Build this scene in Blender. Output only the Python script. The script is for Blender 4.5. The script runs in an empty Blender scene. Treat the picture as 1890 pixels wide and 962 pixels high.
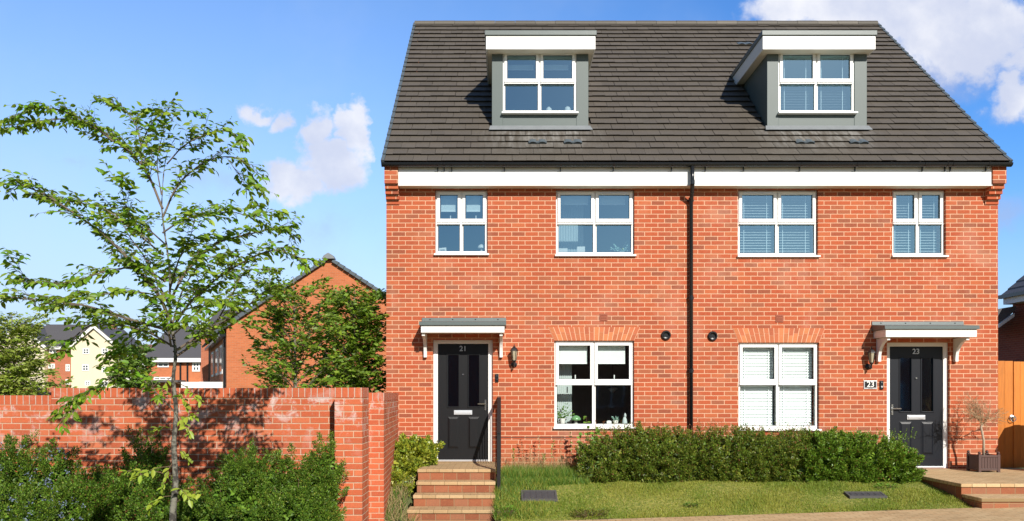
import bpy, math, random
import numpy as np
from mathutils import Vector, Matrix
random.seed(7); RNG = np.random.default_rng(7)
R = math.radians
SC = bpy.context.scene
COL = SC.collection

# ------------------------------------------------------------------ camera
F = 1471.5; PX0 = 931.0; PY0 = 725.0; EYE = 1.8
cam = bpy.data.cameras.new('camera'); cam.lens = 36*F/1890; cam.sensor_width = 36; cam.sensor_fit = 'HORIZONTAL'
cam.shift_x = (945-PX0)/1890; cam.shift_y = (PY0-481)/1890; cam.clip_start = .1; cam.clip_end = 2000
co = bpy.data.objects.new('camera', cam); COL.objects.link(co)
co.location = (0, 0, EYE); co.rotation_euler = (R(90), 0, 0); SC.camera = co

# ------------------------------------------------------------------ light
SUNV = Vector((.37, -1, .66)).normalized()          # towards the sun
el = math.asin(SUNV.z); az = math.atan2(SUNV.x, SUNV.y)
sl = bpy.data.lights.new('sun', 'SUN'); sl.energy = 4.9; sl.angle = R(.5); sl.color = (1, .945, .86)
so = bpy.data.objects.new('sun', sl); COL.objects.link(so); so.location = (5, -8, 20)
so.rotation_euler = SUNV.to_track_quat('Z', 'Y').to_euler()
SC.view_settings.view_transform = 'Standard'; SC.view_settings.look = 'None'
SC.view_settings.exposure = .30; SC.view_settings.gamma = 1; SC.view_settings.use_curve_mapping = False
SC.render.film_transparent = False
SC.cycles.max_bounces = 8; SC.cycles.transparent_max_bounces = 12

class NT:
    def __init__(s, tree): s.t = tree; s.n = tree.nodes; s.l = tree.links
    def node(s, typ, **kw):
        n = s.n.new(typ)
        for k, v in kw.items(): setattr(n, k, v)
        return n
    def put(s, sock, v):
        if isinstance(v, bpy.types.NodeSocket): s.l.new(v, sock)
        elif isinstance(v, bpy.types.Node): s.l.new(v.outputs[0], sock)
        elif v is not None:
            if isinstance(v, (tuple, list)) and len(v) == 3 and sock.type == 'RGBA': v = (*v, 1)
            sock.default_value = v
    def m(s, op, a, b=None, c=None, clamp=False):
        n = s.node('ShaderNodeMath', operation=op, use_clamp=clamp)
        s.put(n.inputs[0], a)
        if b is not None: s.put(n.inputs[1], b)
        if c is not None: s.put(n.inputs[2], c)
        return n.outputs[0]
    def ss(s, v, lo, hi):
        n = s.node('ShaderNodeMapRange', interpolation_type='SMOOTHSTEP')
        s.put(n.inputs[0], v); n.inputs[1].default_value = lo; n.inputs[2].default_value = hi
        return n.outputs[0]
    def mix(s, f, a, b, mode='MIX'):
        n = s.node('ShaderNodeMix', data_type='RGBA', blend_type=mode, clamp_factor=True)
        s.put(n.inputs[0], f); s.put(n.inputs[6], a); s.put(n.inputs[7], b)
        return n.outputs[2]
    def noise(s, vec, scale, detail=3, rough=.55, dist=0, out=0):
        n = s.node('ShaderNodeTexNoise'); s.put(n.inputs['Vector'], vec)
        n.inputs['Scale'].default_value = scale; n.inputs['Detail'].default_value = detail
        n.inputs['Roughness'].default_value = rough; n.inputs['Distortion'].default_value = dist
        return n.outputs[out]
    def ramp(s, f, stops):
        n = s.node('ShaderNodeValToRGB'); s.put(n.inputs[0], f); e = n.color_ramp.elements
        while len(e) < len(stops): e.new(.5)
        for x, (p, c) in zip(e, stops): x.position = p; x.color = (*c, 1)
        return n.outputs[0]

w = bpy.data.worlds.new('World'); SC.world = w; w.use_nodes = True
nt = NT(w.node_tree); nt.n.clear()
sky = nt.node('ShaderNodeTexSky', sky_type='NISHITA', sun_disc=False, sun_elevation=el, sun_rotation=az,
              altitude=50, air_density=1.0, dust_density=.6, ozone_density=2.2)
geo = nt.node('ShaderNodeTexCoord'); sep = nt.node('ShaderNodeSeparateXYZ'); nt.put(sep.inputs[0], geo.outputs['Generated'])
yy = nt.m('MAXIMUM', sep.outputs[1], .02)
U = nt.m('DIVIDE', sep.outputs[0], yy); V = nt.m('DIVIDE', sep.outputs[2], yy)
cmb = nt.node('ShaderNodeCombineXYZ'); nt.put(cmb.inputs[0], U); nt.put(cmb.inputs[1], V)
front = nt.ss(sep.outputs[1], .15, .35)
_w1 = nt.node('ShaderNodeTexNoise'); nt.put(_w1.inputs['Vector'], cmb.outputs[0]); _w1.inputs['Scale'].default_value = 16; _w1.inputs['Detail'].default_value = 5; _w1.inputs['Roughness'].default_value = .6
_ws = nt.node('ShaderNodeSeparateColor'); nt.put(_ws.inputs[0], _w1.outputs[1])
U0, V0 = U, V
U = nt.m('ADD', U, nt.m('MULTIPLY', nt.m('SUBTRACT', _ws.outputs[0], .5), .09)); V = nt.m('ADD', V, nt.m('MULTIPLY', nt.m('SUBTRACT', _ws.outputs[1], .5), .08))
nz = nt.noise(cmb.outputs[0], 11.0, 9, .62, .3); nz2 = nt.noise(cmb.outputs[0], 2.6, 5, .6)
def blob(px, py, rx, ry, k=1.0):
    du = nt.m('DIVIDE', nt.m('SUBTRACT', U, (px-PX0)/F), rx/F)
    dv = nt.m('DIVIDE', nt.m('SUBTRACT', V, (PY0-py)/F), ry/F)
    d = nt.m('ADD', nt.m('MULTIPLY', du, du), nt.m('MULTIPLY', dv, dv))
    return nt.m('MULTIPLY', nt.m('SUBTRACT', 1, nt.m('SQRT', d), clamp=True), k)
def union(bl):
    a = blob(*bl[0])
    for b in bl[1:]: a = nt.m('MAXIMUM', a, blob(*b))
    return a
c1 = union([(648, 222, 46, 40, 1.0), (655, 262, 40, 50, .9), (585, 250, 44, 60, 1.1), (540, 328, 74, 42, 1.0), (612, 310, 70, 52, 1.1),
            (478, 208, 42, 22, .7), (520, 228, 30, 26, .7), (440, 268, 36, 20, .4)])
c2 = union([(1640, 8, 360, 96, 1.3), (1800, 60, 210, 120, 1.2), (1470, 18, 150, 50, 1.0), (1880, 182, 90, 62, 1.0)])
c3 = union([(1690, 120, 260, 100, .9), (1880, 205, 110, 50, .6), (1840, 395, 130, 60, .5), (150, 295, 120, 30, .4), (420, 330, 200, 70, .4), (600, 420, 330, 120, .3)])
dn = nt.m('MULTIPLY', nt.m('SUBTRACT', nz, .5), 1.5)
m1 = nt.ss(nt.m('ADD', nt.m('MULTIPLY', c1, 1.7), dn), .02, .80)
m1 = nt.m('MULTIPLY', m1, nt.ss(c1, .0, .12))
m2 = nt.m('MULTIPLY', nt.ss(nt.m('ADD', c2, dn), .15, .62), nt.ss(c2, .0, .2))
m3 = nt.m('MULTIPLY', nt.ss(nt.m('ADD', c3, dn), .0, .9), nt.ss(c3, .0, .4))
wis = nt.m('MULTIPLY', nt.ss(nz2, .45, .8), .22)
CL = 9.7
# what the clear sky looks like: the Nishita sky, its hue pulled towards the deeper blue of the day
hs = nt.node('ShaderNodeHueSaturation'); hs.inputs['Saturation'].default_value = 1.18; hs.inputs['Value'].default_value = 1.0
nt.put(hs.inputs['Color'], sky.outputs[0])
skyc = nt.mix(1.0, hs.outputs[0], (1.0, 1.0, 1.0), 'MULTIPLY')
gain = nt.mix(front, (1, 1, 1), nt.mix(nt.ss(U0, -.25, .45), (2.35, 2.42, 2.75), (1.20, 1.80, 2.45)))
skyc = nt.mix(1.0, skyc, gain, 'MULTIPLY')
lefth = nt.m('MULTIPLY', nt.m('SUBTRACT', 1, nt.ss(U0, -.75, .45)), nt.m('SUBTRACT', 1, nt.ss(V0, .0, .75)))
skyc = nt.mix(nt.m('MULTIPLY', nt.m('SUBTRACT', 1, nt.ss(V0, -.05, .34)), nt.m('MULTIPLY', front, .85)), skyc, (CL*.60, CL*.77, CL*1.02))
skyc = nt.mix(nt.m('MULTIPLY', nt.m('MULTIPLY', lefth, front), .62), skyc, (CL*.66, CL*.84, CL*1.15))
base = nt.mix(nt.m('MULTIPLY', wis, front), skyc, (CL*.8, CL*.9, CL*1.05))
k3 = nt.mix(nt.m('MULTIPLY', nt.m('MULTIPLY', m3, front), .75), base, (CL*.50, CL*.60, CL*.92))
shade = nt.ss(nt.noise(cmb.outputs[0], 9, 5, .55), .38, .75)
white = nt.mix(shade, (CL*.80, CL*.86, CL*1.06), (CL*1.22, CL*1.22, CL*1.26))
k1 = nt.mix(nt.m('MULTIPLY', nt.m('MULTIPLY', m1, front), .93), k3, white)
k2 = nt.mix(nt.m('MULTIPLY', nt.m('MULTIPLY', m2, front), .95), k1, white)
bg = nt.node('ShaderNodeBackground'); nt.put(bg.inputs[0], k2); bg.inputs[1].default_value = .07
out = nt.node('ShaderNodeOutputWorld'); nt.l.new(bg.outputs[0], out.inputs[0])

# ------------------------------------------------------------------ materials
MATS = {}
def mat(name, color, rough=.6, var=0, vscale=8, bump=0, bscale=60, metallic=0, spec=.5, island=0, trans=0, sheen=0, col2=None, coat=0, stretch=None):
    m = bpy.data.materials.new(name); m.use_nodes = True; t = NT(m.node_tree)
    b = t.n['Principled BSDF']; tc = t.node('ShaderNodeTexCoord').outputs['Object']
    if stretch:
        mp = t.node('ShaderNodeMapping'); t.put(mp.inputs[0], tc); mp.inputs['Scale'].default_value = stretch; tc = mp.outputs[0]
    c = t.node('ShaderNodeRGB'); c.outputs[0].default_value = (*color, 1); c = c.outputs[0]
    if island or col2:
        g = t.node('ShaderNodeNewGeometry')
        rnd = g.outputs['Random Per Island']
        if col2: c = t.mix(rnd if island else t.ss(t.noise(tc, vscale, 4), .40, .58), c, col2)
        if island:
            v = t.m('ADD', t.m('MULTIPLY', t.m('FRACT', t.m('MULTIPLY', rnd, 17.3)), island), 1-island/2)
            c = t.mix(1, c, t_rgb(t, v), 'MULTIPLY')
    if var:
        v = t.m('ADD', t.m('MULTIPLY', t.noise(tc, vscale, 5, .65), var*2), 1-var)
        c = t.mix(1, c, t_rgb(t, v), 'MULTIPLY')
    t.put(b.inputs['Base Color'], c)
    b.inputs['Roughness'].default_value = rough; b.inputs['Metallic'].default_value = metallic
    b.inputs['Specular IOR Level'].default_value = spec; b.inputs['Coat Weight'].default_value = coat
    if bump:
        bn = t.node('ShaderNodeBump'); bn.inputs['Distance'].default_value = bump; t.put(bn.inputs['Height'], t.noise(tc, bscale, 4, .6))
        t.l.new(bn.outputs[0], b.inputs['Normal'])
    if trans:
        tr = t.node('ShaderNodeBsdfTranslucent'); t.put(tr.inputs[0], t.mix(1, c, (1.25, 1.15, .5), 'MULTIPLY'))
        mx = t.node('ShaderNodeMixShader'); mx.inputs[0].default_value = trans
        t.l.new(b.outputs[0], mx.inputs[1]); t.l.new(tr.outputs[0], mx.inputs[2])
        t.l.new(mx.outputs[0], t.n['Material Output'].inputs[0])
    MATS[name] = m
    return m
def t_rgb(t, v):
    n = t.node('ShaderNodeCombineColor')
    for i in range(3): t.put(n.inputs[i], v)
    return n.outputs[0]
def brick(name, stops, mortar, bw=.225, bh=.075, mw=.011, off=.5, stain=0, u0=0, v0=0, bump=.004, big=.12, rough=.85, flat=False, patch=None):
    m = bpy.data.materials.new(name); m.use_nodes = True; t = NT(m.node_tree); b = t.n['Principled BSDF']
    tc = t.node('ShaderNodeTexCoord').outputs['Object']; s = t.node('ShaderNodeSeparateXYZ'); t.put(s.inputs[0], tc)
    if flat: u, v = s.outputs[0], s.outputs[1]
    else: u, v = t.m('ADD', s.outputs[0], s.outputs[1]), s.outputs[2]
    wob = t.m('MULTIPLY', t.m('SUBTRACT', t.noise(tc, 22, 2), .5), .006)
    u = t.m('ADD', t.m('ADD', u, u0+100), wob); v = t.m('ADD', t.m('ADD', v, v0+50), wob)
    rv = t.m('DIVIDE', v, bh); row = t.m('FLOOR', rv)
    ru = t.m('ADD', t.m('DIVIDE', u, bw), t.m('MULTIPLY', t.m('FLOORED_MODULO', row, 2.0), off)); colm = t.m('FLOOR', ru)
    fu = t.m('MULTIPLY', t.m('FRACT', ru), bw); fv = t.m('MULTIPLY', t.m('FRACT', rv), bh)
    d = t.m('MINIMUM', t.m('MINIMUM', fu, t.m('SUBTRACT', bw, fu)), t.m('MINIMUM', fv, t.m('SUBTRACT', bh, fv)))
    mask = t.ss(d, mw*.5-.0018, mw*.5+.0018)
    cv = t.node('ShaderNodeCombineXYZ'); t.put(cv.inputs[0], colm); t.put(cv.inputs[1], row)
    wn = t.node('ShaderNodeTexWhiteNoise', noise_dimensions='2D'); t.put(wn.inputs['Vector'], cv.outputs[0])
    c = t.ramp(wn.outputs['Value'], stops)
    fine = t.m('ADD', t.m('MULTIPLY', t.noise(tc, 45, 6, .7), .5), .75)
    c = t.mix(1, c, t_rgb(t, fine), 'MULTIPLY')
    c = t.mix(t.m('MULTIPLY', t.ss(t.noise(tc, 28, 4, .6), .52, .68), .30), c, (.36, .17, .07))
    c = t.mix(t.m('SUBTRACT', 1, mask), c, mortar)
    bg_ = t.m('ADD', t.m('MULTIPLY', t.noise(tc, .9, 4, .6), big*2), 1-big)
    c = t.mix(1, c, t_rgb(t, bg_), 'MULTIPLY')
    if stain:
        sn = t.m('MULTIPLY', t.ss(t.noise(tc, 4.5, 6, .72, .4), .50, .64), stain)
        sn = t.m('MULTIPLY', sn, t.ss(s.outputs[2], .9, 1.85))
        sn = t.m('ADD', sn, t.m('MULTIPLY', t.m('MULTIPLY', t.ss(t.noise(tc, 30, 4, .6), .52, .64), t.m('SUBTRACT', 1, mask)), .5), clamp=True)
        c = t.mix(sn, c, (.58, .46, .42))
    if patch: c = patch(t, s, tc, c)
    t.put(b.inputs['Base Color'], c); b.inputs['Roughness'].default_value = rough; b.inputs['Specular IOR Level'].default_value = .25
    bn = t.node('ShaderNodeBump'); bn.inputs['Distance'].default_value = bump
    t.put(bn.inputs['Height'], t.m('ADD', mask, t.m('MULTIPLY', t.noise(tc, 70, 4, .7), .35)))
    t.l.new(bn.outputs[0], b.inputs['Normal']); MATS[name] = m
    return m

HB = [(0, (.27, .078, .042)), (.10, (.37, .085, .038)), (.38, (.43, .096, .038)), (.6, (.39, .080, .034)), (.8, (.46, .120, .048)), (.94, (.36, .108, .052)), (1, (.27, .088, .05))]
def bloom(t, s_, tc, c):
    k = t.m('MULTIPLY', t.ss(t.noise(tc, 1.1, 6, .65, .5), .50, .72), .20)
    c = t.mix(k, c, (.62, .40, .30))
    lo = t.m('MULTIPLY', t.m('SUBTRACT', 1, t.ss(s_.outputs[2], .45, 1.0)), t.noise(tc, 9, 4, .6))
    return t.mix(t.m('MULTIPLY', lo, .5), c, (.30, .13, .07))
brick('house_brick', HB, (.68, .40, .255), mw=.0125, patch=bloom)
GB = [(0, (.38, .090, .042)), (.25, (.47, .108, .046)), (.5, (.53, .128, .052)), (.75, (.45, .098, .042)), (1, (.56, .155, .07))]
brick('garden_brick', GB, (.55, .34, .22), stain=.95, mw=.012, u0=.05, v0=.02)
brick('coping_brick', GB[1:4]+[(1, (.50, .12, .055))], (.52, .38, .30), bw=.0755, bh=.30, mw=.011, off=0, stain=.25, v0=-1.60)
brick('coping_brick_low', GB[1:4]+[(1, (.50, .12, .055))], (.52, .38, .30), bw=.0755, bh=.30, mw=.011, off=0, stain=.25, v0=-1.52)
brick('riser_brick', [(0, (.24, .08, .04)), (.5, (.33, .115, .055)), (1, (.28, .125, .07))], (.34, .22, .12), bw=.205, bh=.30, mw=.010, off=0, v0=.1)
brick('plinth_brick', HB, (.55, .38, .28), mw=.0115, u0=.03)
brick('paving', [(0, (.46, .32, .17)), (.5, (.56, .41, .23)), (1, (.50, .34, .18))], (.26, .18, .09), bw=.20, bh=.10, mw=.008, off=.5, flat=True, bump=.003, big=.3)
brick('step_slab', [(0, (.38, .265, .14)), (.5, (.47, .335, .185)), (1, (.42, .285, .15))], (.24, .16, .08), bw=.20, bh=.10, mw=.006, off=.5, flat=True, bump=.003, big=.4)
brick('orange_brick', [(0, (.44, .13, .05)), (.5, (.54, .165, .065)), (1, (.48, .14, .055))], (.50, .26, .16), mw=.010)
brick('far_brick', [(0, (.36, .11, .06)), (.5, (.44, .14, .075)), (1, (.40, .12, .06))], (.52, .28, .18), mw=.010)
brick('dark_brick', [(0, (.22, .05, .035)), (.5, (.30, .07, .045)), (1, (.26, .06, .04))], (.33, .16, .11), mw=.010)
def roof_mat(name, base, island=.35, lichen=True, stains=False):
    m = bpy.data.materials.new(name); m.use_nodes = True; t = NT(m.node_tree); b = t.n['Principled BSDF']
    tc = t.node('ShaderNodeTexCoord').outputs['Object']; g = t.node('ShaderNodeNewGeometry'); s = t.node('ShaderNodeSeparateXYZ'); t.put(s.inputs[0], tc)
    v = t.m('ADD', t.m('MULTIPLY', g.outputs['Random Per Island'], island), 1-island/2)
    c = t.mix(1, (*base, 1), t_rgb(t, v), 'MULTIPLY')
    c = t.mix(t.m('MULTIPLY', t.noise(tc, 1.6, 5, .6), .55), c, (base[0]*.8, base[1]*.86, base[2]*.9))
    c = t.mix(1, c, t_rgb(t, t.m('ADD', t.m('MULTIPLY', t.noise(tc, 60, 5, .7), .7), .65)), 'MULTIPLY')
    if lichen:
        li = t.m('MULTIPLY', t.ss(t.noise(tc, 38, 3, .7), .66, .74), t.ss(t.noise(tc, 2.2, 3), .46, .66))
        c = t.mix(t.m('MULTIPLY', li, .6), c, (.30, .27, .10))
    if stains:
        tot = None
        for cx in (.63, 5.43):
            dx = t.m('SUBTRACT', 1, t.m('DIVIDE', t.m('ABSOLUTE', t.m('SUBTRACT', s.outputs[0], cx)), 1.25), clamp=True)
            tot = dx if tot is None else t.m('MAXIMUM', tot, dx)
        zz = t.m('MULTIPLY', t.ss(s.outputs[2], 5.75, 6.35), t.m('SUBTRACT', 1, t.ss(s.outputs[2], 6.45, 6.5)))
        mp = t.node('ShaderNodeMapping'); t.put(mp.inputs[0], tc); mp.inputs['Scale'].default_value = (9, 1.4, 1.4)
        st = t.m('MULTIPLY', t.m('MULTIPLY', t.ss(tot, 0, .6), zz), t.ss(t.noise(mp.outputs[0], 1.3, 5, .65), .35, .75))
        c = t.mix(t.m('MULTIPLY', st, .9), c, (.30, .29, .27))
    t.put(b.inputs['Base Color'], c); b.inputs['Roughness'].default_value = .62; b.inputs['Specular IOR Level'].default_value = .4
    bn = t.node('ShaderNodeBump'); bn.inputs['Distance'].default_value = .003; t.put(bn.inputs['Height'], t.noise(tc, 90, 4, .7)); t.l.new(bn.outputs[0], b.inputs['Normal'])
    MATS[name] = m
roof_mat('roof_tile', (.100, .084, .067), .22, stains=True)
roof_mat('ridge_tile', (.12, .105, .085), .5)
roof_mat('far_tile', (.095, .088, .088), .25, False)
mat('verge_grey', (.085, .105, .12), .5, .15, 12)
mat('white_upvc', (.82, .82, .80), .28, .03, 3, spec=.5)
mat('white_paint', (.80, .79, .76), .45, .04, 4)
mat('soffit_cream', (.72, .68, .58), .6, .04, 3)
mat('black_plastic', (.012, .013, .015), .28, .1, 20)
mat('gutter_black', (.012, .014, .017), .22, .15, 15)
mat('door_black', (.006, .0065, .008), .42, .2, 3, spec=.35, bump=.0012, bscale=1, stretch=(60, 60, 6))
mat('door_black_navy', (.006, .008, .013), .42, .2, 3, spec=.35, bump=.0012, bscale=1, stretch=(60, 60, 6))
mat('chrome', (.75, .75, .74), .22, metallic=1)
mat('silver_satin', (.62, .63, .65), .35, metallic=.6)
mat('grp_grey', (.10, .125, .122), .45, .12, 6, bump=.001, bscale=40)
mat('lead_flashing', (.20, .215, .225), .5, .22, 7, bump=.003, bscale=20)
mat('cheek_grey', (.082, .108, .104), .5, .06, 4)
mat('terracotta', (.30, .085, .045), .8, .15, 30)
mat('dpc', (.10, .05, .035), .8)
mat('voussoir', (.42, .11, .048), .85, .2, 40, bump=.003, bscale=60, island=.25, col2=(.54, .18, .07))
mat('mortar', (.68, .40, .255), .9, .1, 40)
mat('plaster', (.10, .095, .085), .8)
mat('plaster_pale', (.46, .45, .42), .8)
mat('carpet', (.12, .10, .09), .9)
mat('blind_fabric', (.72, .76, .74), .8)
mat('slat_white', (.86, .89, .88), .5)
mat('curtain', (.50, .56, .56), .9, .1, 14)
mat('ornament_white', (.80, .78, .74), .5)
mat('picture_grey', (.4, .4, .4), .7, .5, 20)
mat('pale_teal_leaf', (.30, .48, .40), .6, island=.4)
mat('green_glass', (.18, .36, .16), .2)
mat('iron_black', (.012, .012, .014), .38, .2, 30)
mat('lamp_glass', (.55, .50, .36), .12, .2, 30, trans=.35)
mat('number_grey', (.55, .58, .6), .3, metallic=.5)
mat('bark', (.26, .22, .17), .9, .3, 30, bump=.004, bscale=40, col2=(.11, .095, .07))
mat('bark_lichen', (.21, .20, .16), .9, .4, 22, bump=.006, bscale=40, col2=(.045, .04, .033))
mat('branch_bark', (.15, .115, .085), .9, .35, 30)
mat('twig_brown', (.16, .10, .06), .9, .3, 30)
mat('dry_twig', (.42, .28, .16), .9, .3, 30)
mat('cherry_leaf', (.13, .30, .02), .45, island=.7, trans=.42, col2=(.28, .38, .03), spec=.4)
mat('young_leaf', (.28, .42, .035), .45, island=.3, trans=.4, col2=(.42, .48, .06))
mat('hornbeam_leaf', (.11, .22, .016), .5, island=.6, trans=.34, col2=(.24, .34, .03))
mat('light_tree_leaf', (.24, .37, .035), .55, island=.5, trans=.35, col2=(.34, .38, .07))
mat('dark_bush_leaf', (.12, .25, .025), .5, island=.5, trans=.25, col2=(.14, .22, .03))
mat('evergreen_leaf', (.05, .125, .012), .5, island=.9, trans=.22, col2=(.16, .27, .025), spec=.35)
mat('blue_flower', (.17, .21, .31), .8, island=.4)
mat('hedge_leaf', (.06, .125, .016), .42, island=.8, trans=.2, col2=(.21, .23, .03), spec=.4)
mat('bright_hedge_leaf', (.10, .22, .018), .45, island=.75, trans=.25, col2=(.19, .30, .03))
mat('copper_leaf', (.26, .11, .045), .5, island=.4, trans=.25)
mat('euonymus_leaf', (.40, .42, .04), .4, island=.6, trans=.22, col2=(.11, .19, .02))
mat('weed_leaf', (.15, .30, .03), .5, island=.4, trans=.3)
mat('grass_blade', (.24, .30, .03), .6, island=.4, trans=.3, col2=(.38, .36, .07))
mat('tall_blade', (.07, .18, .02), .55, island=.5, trans=.3, col2=(.15, .26, .03))
mat('straw', (.45, .33, .17), .8, island=.4, trans=.2)
mat('lawn_soil', (.14, .18, .025), .95, .45, 22, bump=.02, bscale=30, col2=(.30, .28, .07))
mat('bed_soil', (.05, .038, .02), .95, .3, 12, bump=.02, bscale=30)
mat('far_ground', (.10, .12, .04), .95, .3, .3)
mat('asphalt', (.05, .05, .052), .9, .2, 12, bump=.004, bscale=200)
mat('kerb', (.35, .34, .32), .85, .15, 12)
mat('manhole', (.055, .055, .06), .7, .3, 25, bump=.004, bscale=80)
mat('manhole_rim', (.075, .072, .07), .8, .3, 25)
mat('orange_timber', (.55, .175, .018), .55, .42, 3, bump=.003, bscale=4, stretch=(28, 28, 1.6), island=.38)
mat('brown_plastic', (.085, .045, .038), .5, .12, 20)
mat('cream_render', (.70, .61, .44), .8, .05, 1)
mat('far_white', (.78, .77, .74), .6)
mat('far_glass', (.05, .07, .09), .12)
mat('far_curtain', (.55, .58, .6), .5)
mat('bin_green', (.03, .05, .045), .4)
mat('bare_trunk', (.42, .33, .24), .85, .2, 30)
mat('red_pot', (.3, .1, .05), .7)
def glass_mat(name, refl, tint=(.9, .95, .95), rough=.0, lo=.12, gt_=(.50, .82, 1.0)):
    m = bpy.data.materials.new(name); m.use_nodes = True; t = NT(m.node_tree); t.n.clear()
    tr = t.node('ShaderNodeBsdfTransparent'); tr.inputs[0].default_value = (*tint, 1)
    gl = t.node('ShaderNodeBsdfGlossy'); gl.inputs['Roughness'].default_value = rough; gl.inputs[0].default_value = (*gt_, 1)
    tc = t.node('ShaderNodeTexCoord').outputs['Object']; bn = t.node('ShaderNodeBump'); bn.inputs['Distance'].default_value = .0015; bn.inputs['Strength'].default_value = .35
    t.put(bn.inputs['Height'], t.noise(tc, 2.5, 2)); t.l.new(bn.outputs[0], gl.inputs['Normal'])
    fr = t.node('ShaderNodeLayerWeight'); fr.inputs[0].default_value = .25
    f = t.m('ADD', refl, t.m('MULTIPLY', fr.outputs['Fresnel'], .5), clamp=True)
    mx = t.node('ShaderNodeMixShader'); t.put(mx.inputs[0], f); t.l.new(tr.outputs[0], mx.inputs[1]); t.l.new(gl.outputs[0], mx.inputs[2])
    o = t.node('ShaderNodeOutputMaterial'); t.l.new(mx.outputs[0], o.inputs[0]); MATS[name] = m
glass_mat('window_glass', .37, (.8, .92, .95), gt_=(.50, .82, 1.0))
glass_mat('clear_glass', .05, (.92, .97, .96), gt_=(.85, .95, 1))
glass_mat('door_glass', .26, (.35, .4, .4), .06)

# ------------------------------------------------------------------ mesh helpers
def W(px, py, Y): return Vector(((px-PX0)*Y/F, Y, EYE+(PY0-py)*Y/F))
def wx(px, Y=13.5): return (px-PX0)*Y/F
def wz(py, Y=13.5): return EYE+(PY0-py)*Y/F
def link(name, me, parent=None, mats=(), smooth=False):
    for m_ in mats: me.materials.append(MATS[m_])
    if smooth: me.polygons.foreach_set('use_smooth', [True]*len(me.polygons))
    o = bpy.data.objects.new(name, me); COL.objects.link(o)
    if parent:
        o.parent = parent
        g = Vector((0, 0, 0)); p = parent
        while p: g += p.location; p = p.parent
        o.location = -g
    return o
class MB:
    def __init__(s): s.v = []; s.f = []; s.mi = []
    def add(s, vs, fs, mi=0):
        n = len(s.v); s.v += [tuple(p) for p in vs]; s.f += [tuple(i+n for i in f) for f in fs]; s.mi += [mi]*len(fs); return s
    def box(s, x0, x1, y0, y1, z0, z1, mi=0):
        return s.add([(x0, y0, z0), (x1, y0, z0), (x1, y1, z0), (x0, y1, z0), (x0, y0, z1), (x1, y0, z1), (x1, y1, z1), (x0, y1, z1)],
              [(0, 3, 2, 1), (4, 5, 6, 7), (0, 1, 5, 4), (1, 2, 6, 5), (2, 3, 7, 6), (3, 0, 4, 7)], mi)
    def quad(s, a, b, c, d, mi=0): return s.add([a, b, c, d], [(0, 1, 2, 3)], mi)
    def prism(s, poly, d, mi=0):          # poly: list of 3d pts, d: extrusion vector
        n = len(poly); d = Vector(d); vs = [Vector(p) for p in poly]+[Vector(p)+d for p in poly]
        return s.add(vs, [tuple(range(n))[::-1], tuple(range(n, 2*n))]+[(i, (i+1) % n, n+(i+1) % n, n+i) for i in range(n)], mi)
    def tube(s, pts, rad, n=8, mi=0, cap=True):
        pts = [Vector(p) for p in pts]
        if not isinstance(rad, (list, tuple)): rad = [rad]*len(pts)
        vs = []; fs = []; up = Vector((.13, .21, 1)).normalized(); prev = None
        for i, p in enumerate(pts):
            t_ = (pts[min(i+1, len(pts)-1)]-pts[max(i-1, 0)]).normalized()
            if prev is None:
                a = t_.cross(up)
                if a.length < .15: a = t_.cross(Vector((1, 0, 0)))
            else: a = prev-t_*prev.dot(t_)
            a.normalize(); prev = a; b_ = t_.cross(a)
            for k in range(n):
                th = 2*math.pi*k/n; vs.append(p+(a*math.cos(th)+b_*math.sin(th))*rad[i])
        for i in range(len(pts)-1):
            for k in range(n): fs.append((i*n+k, i*n+(k+1) % n, (i+1)*n+(k+1) % n, (i+1)*n+k))
        if cap: fs += [tuple(range(n))[::-1], tuple(range((len(pts)-1)*n, len(pts)*n))]
        return s.add(vs, fs, mi)
    def lathe(s, c, prof, n=16, mi=0):    # prof: (r, z)
        vs = []; fs = []
        for r, z in prof:
            for k in range(n): vs.append((c[0]+r*math.cos(2*math.pi*k/n), c[1]+r*math.sin(2*math.pi*k/n), c[2]+z))
        for i in range(len(prof)-1):
            for k in range(n): fs.append((i*n+k, i*n+(k+1) % n, (i+1)*n+(k+1) % n, (i+1)*n+k))
        fs += [tuple(range(n))[::-1], tuple(range((len(prof)-1)*n, len(prof)*n))]
        return s.add(vs, fs, mi)
    def build(s, name, mats, parent=None, smooth=False, bevel=0):
        if isinstance(mats, str): mats = [mats]
        me = bpy.data.meshes.new(name); me.from_pydata(s.v, [], s.f); me.update()
        o = link(name, me, parent, mats, smooth)
        if max(s.mi, default=0): me.polygons.foreach_set('material_index', s.mi)
        if bevel:
            b = o.modifiers.new('bevel', 'BEVEL'); b.width = bevel; b.segments = 2; b.limit_method = 'ANGLE'; b.angle_limit = R(40)
        return o
def tag(o, label=None, cat=None, group=None, kind=None):
    if label: o['label'] = label
    if cat: o['category'] = cat
    if group: o['group'] = group
    if kind: o['kind'] = kind
    return o
def thing(name, loc, label, cat, group=None):
    o = bpy.data.objects.new(name, None); COL.objects.link(o); o.location = loc; o.empty_display_size = .1
    return tag(o, label, cat, group)
def part_node(name, loc, parent, label=None):   # not used for empties: parts stay meshes
    raise RuntimeError
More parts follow.
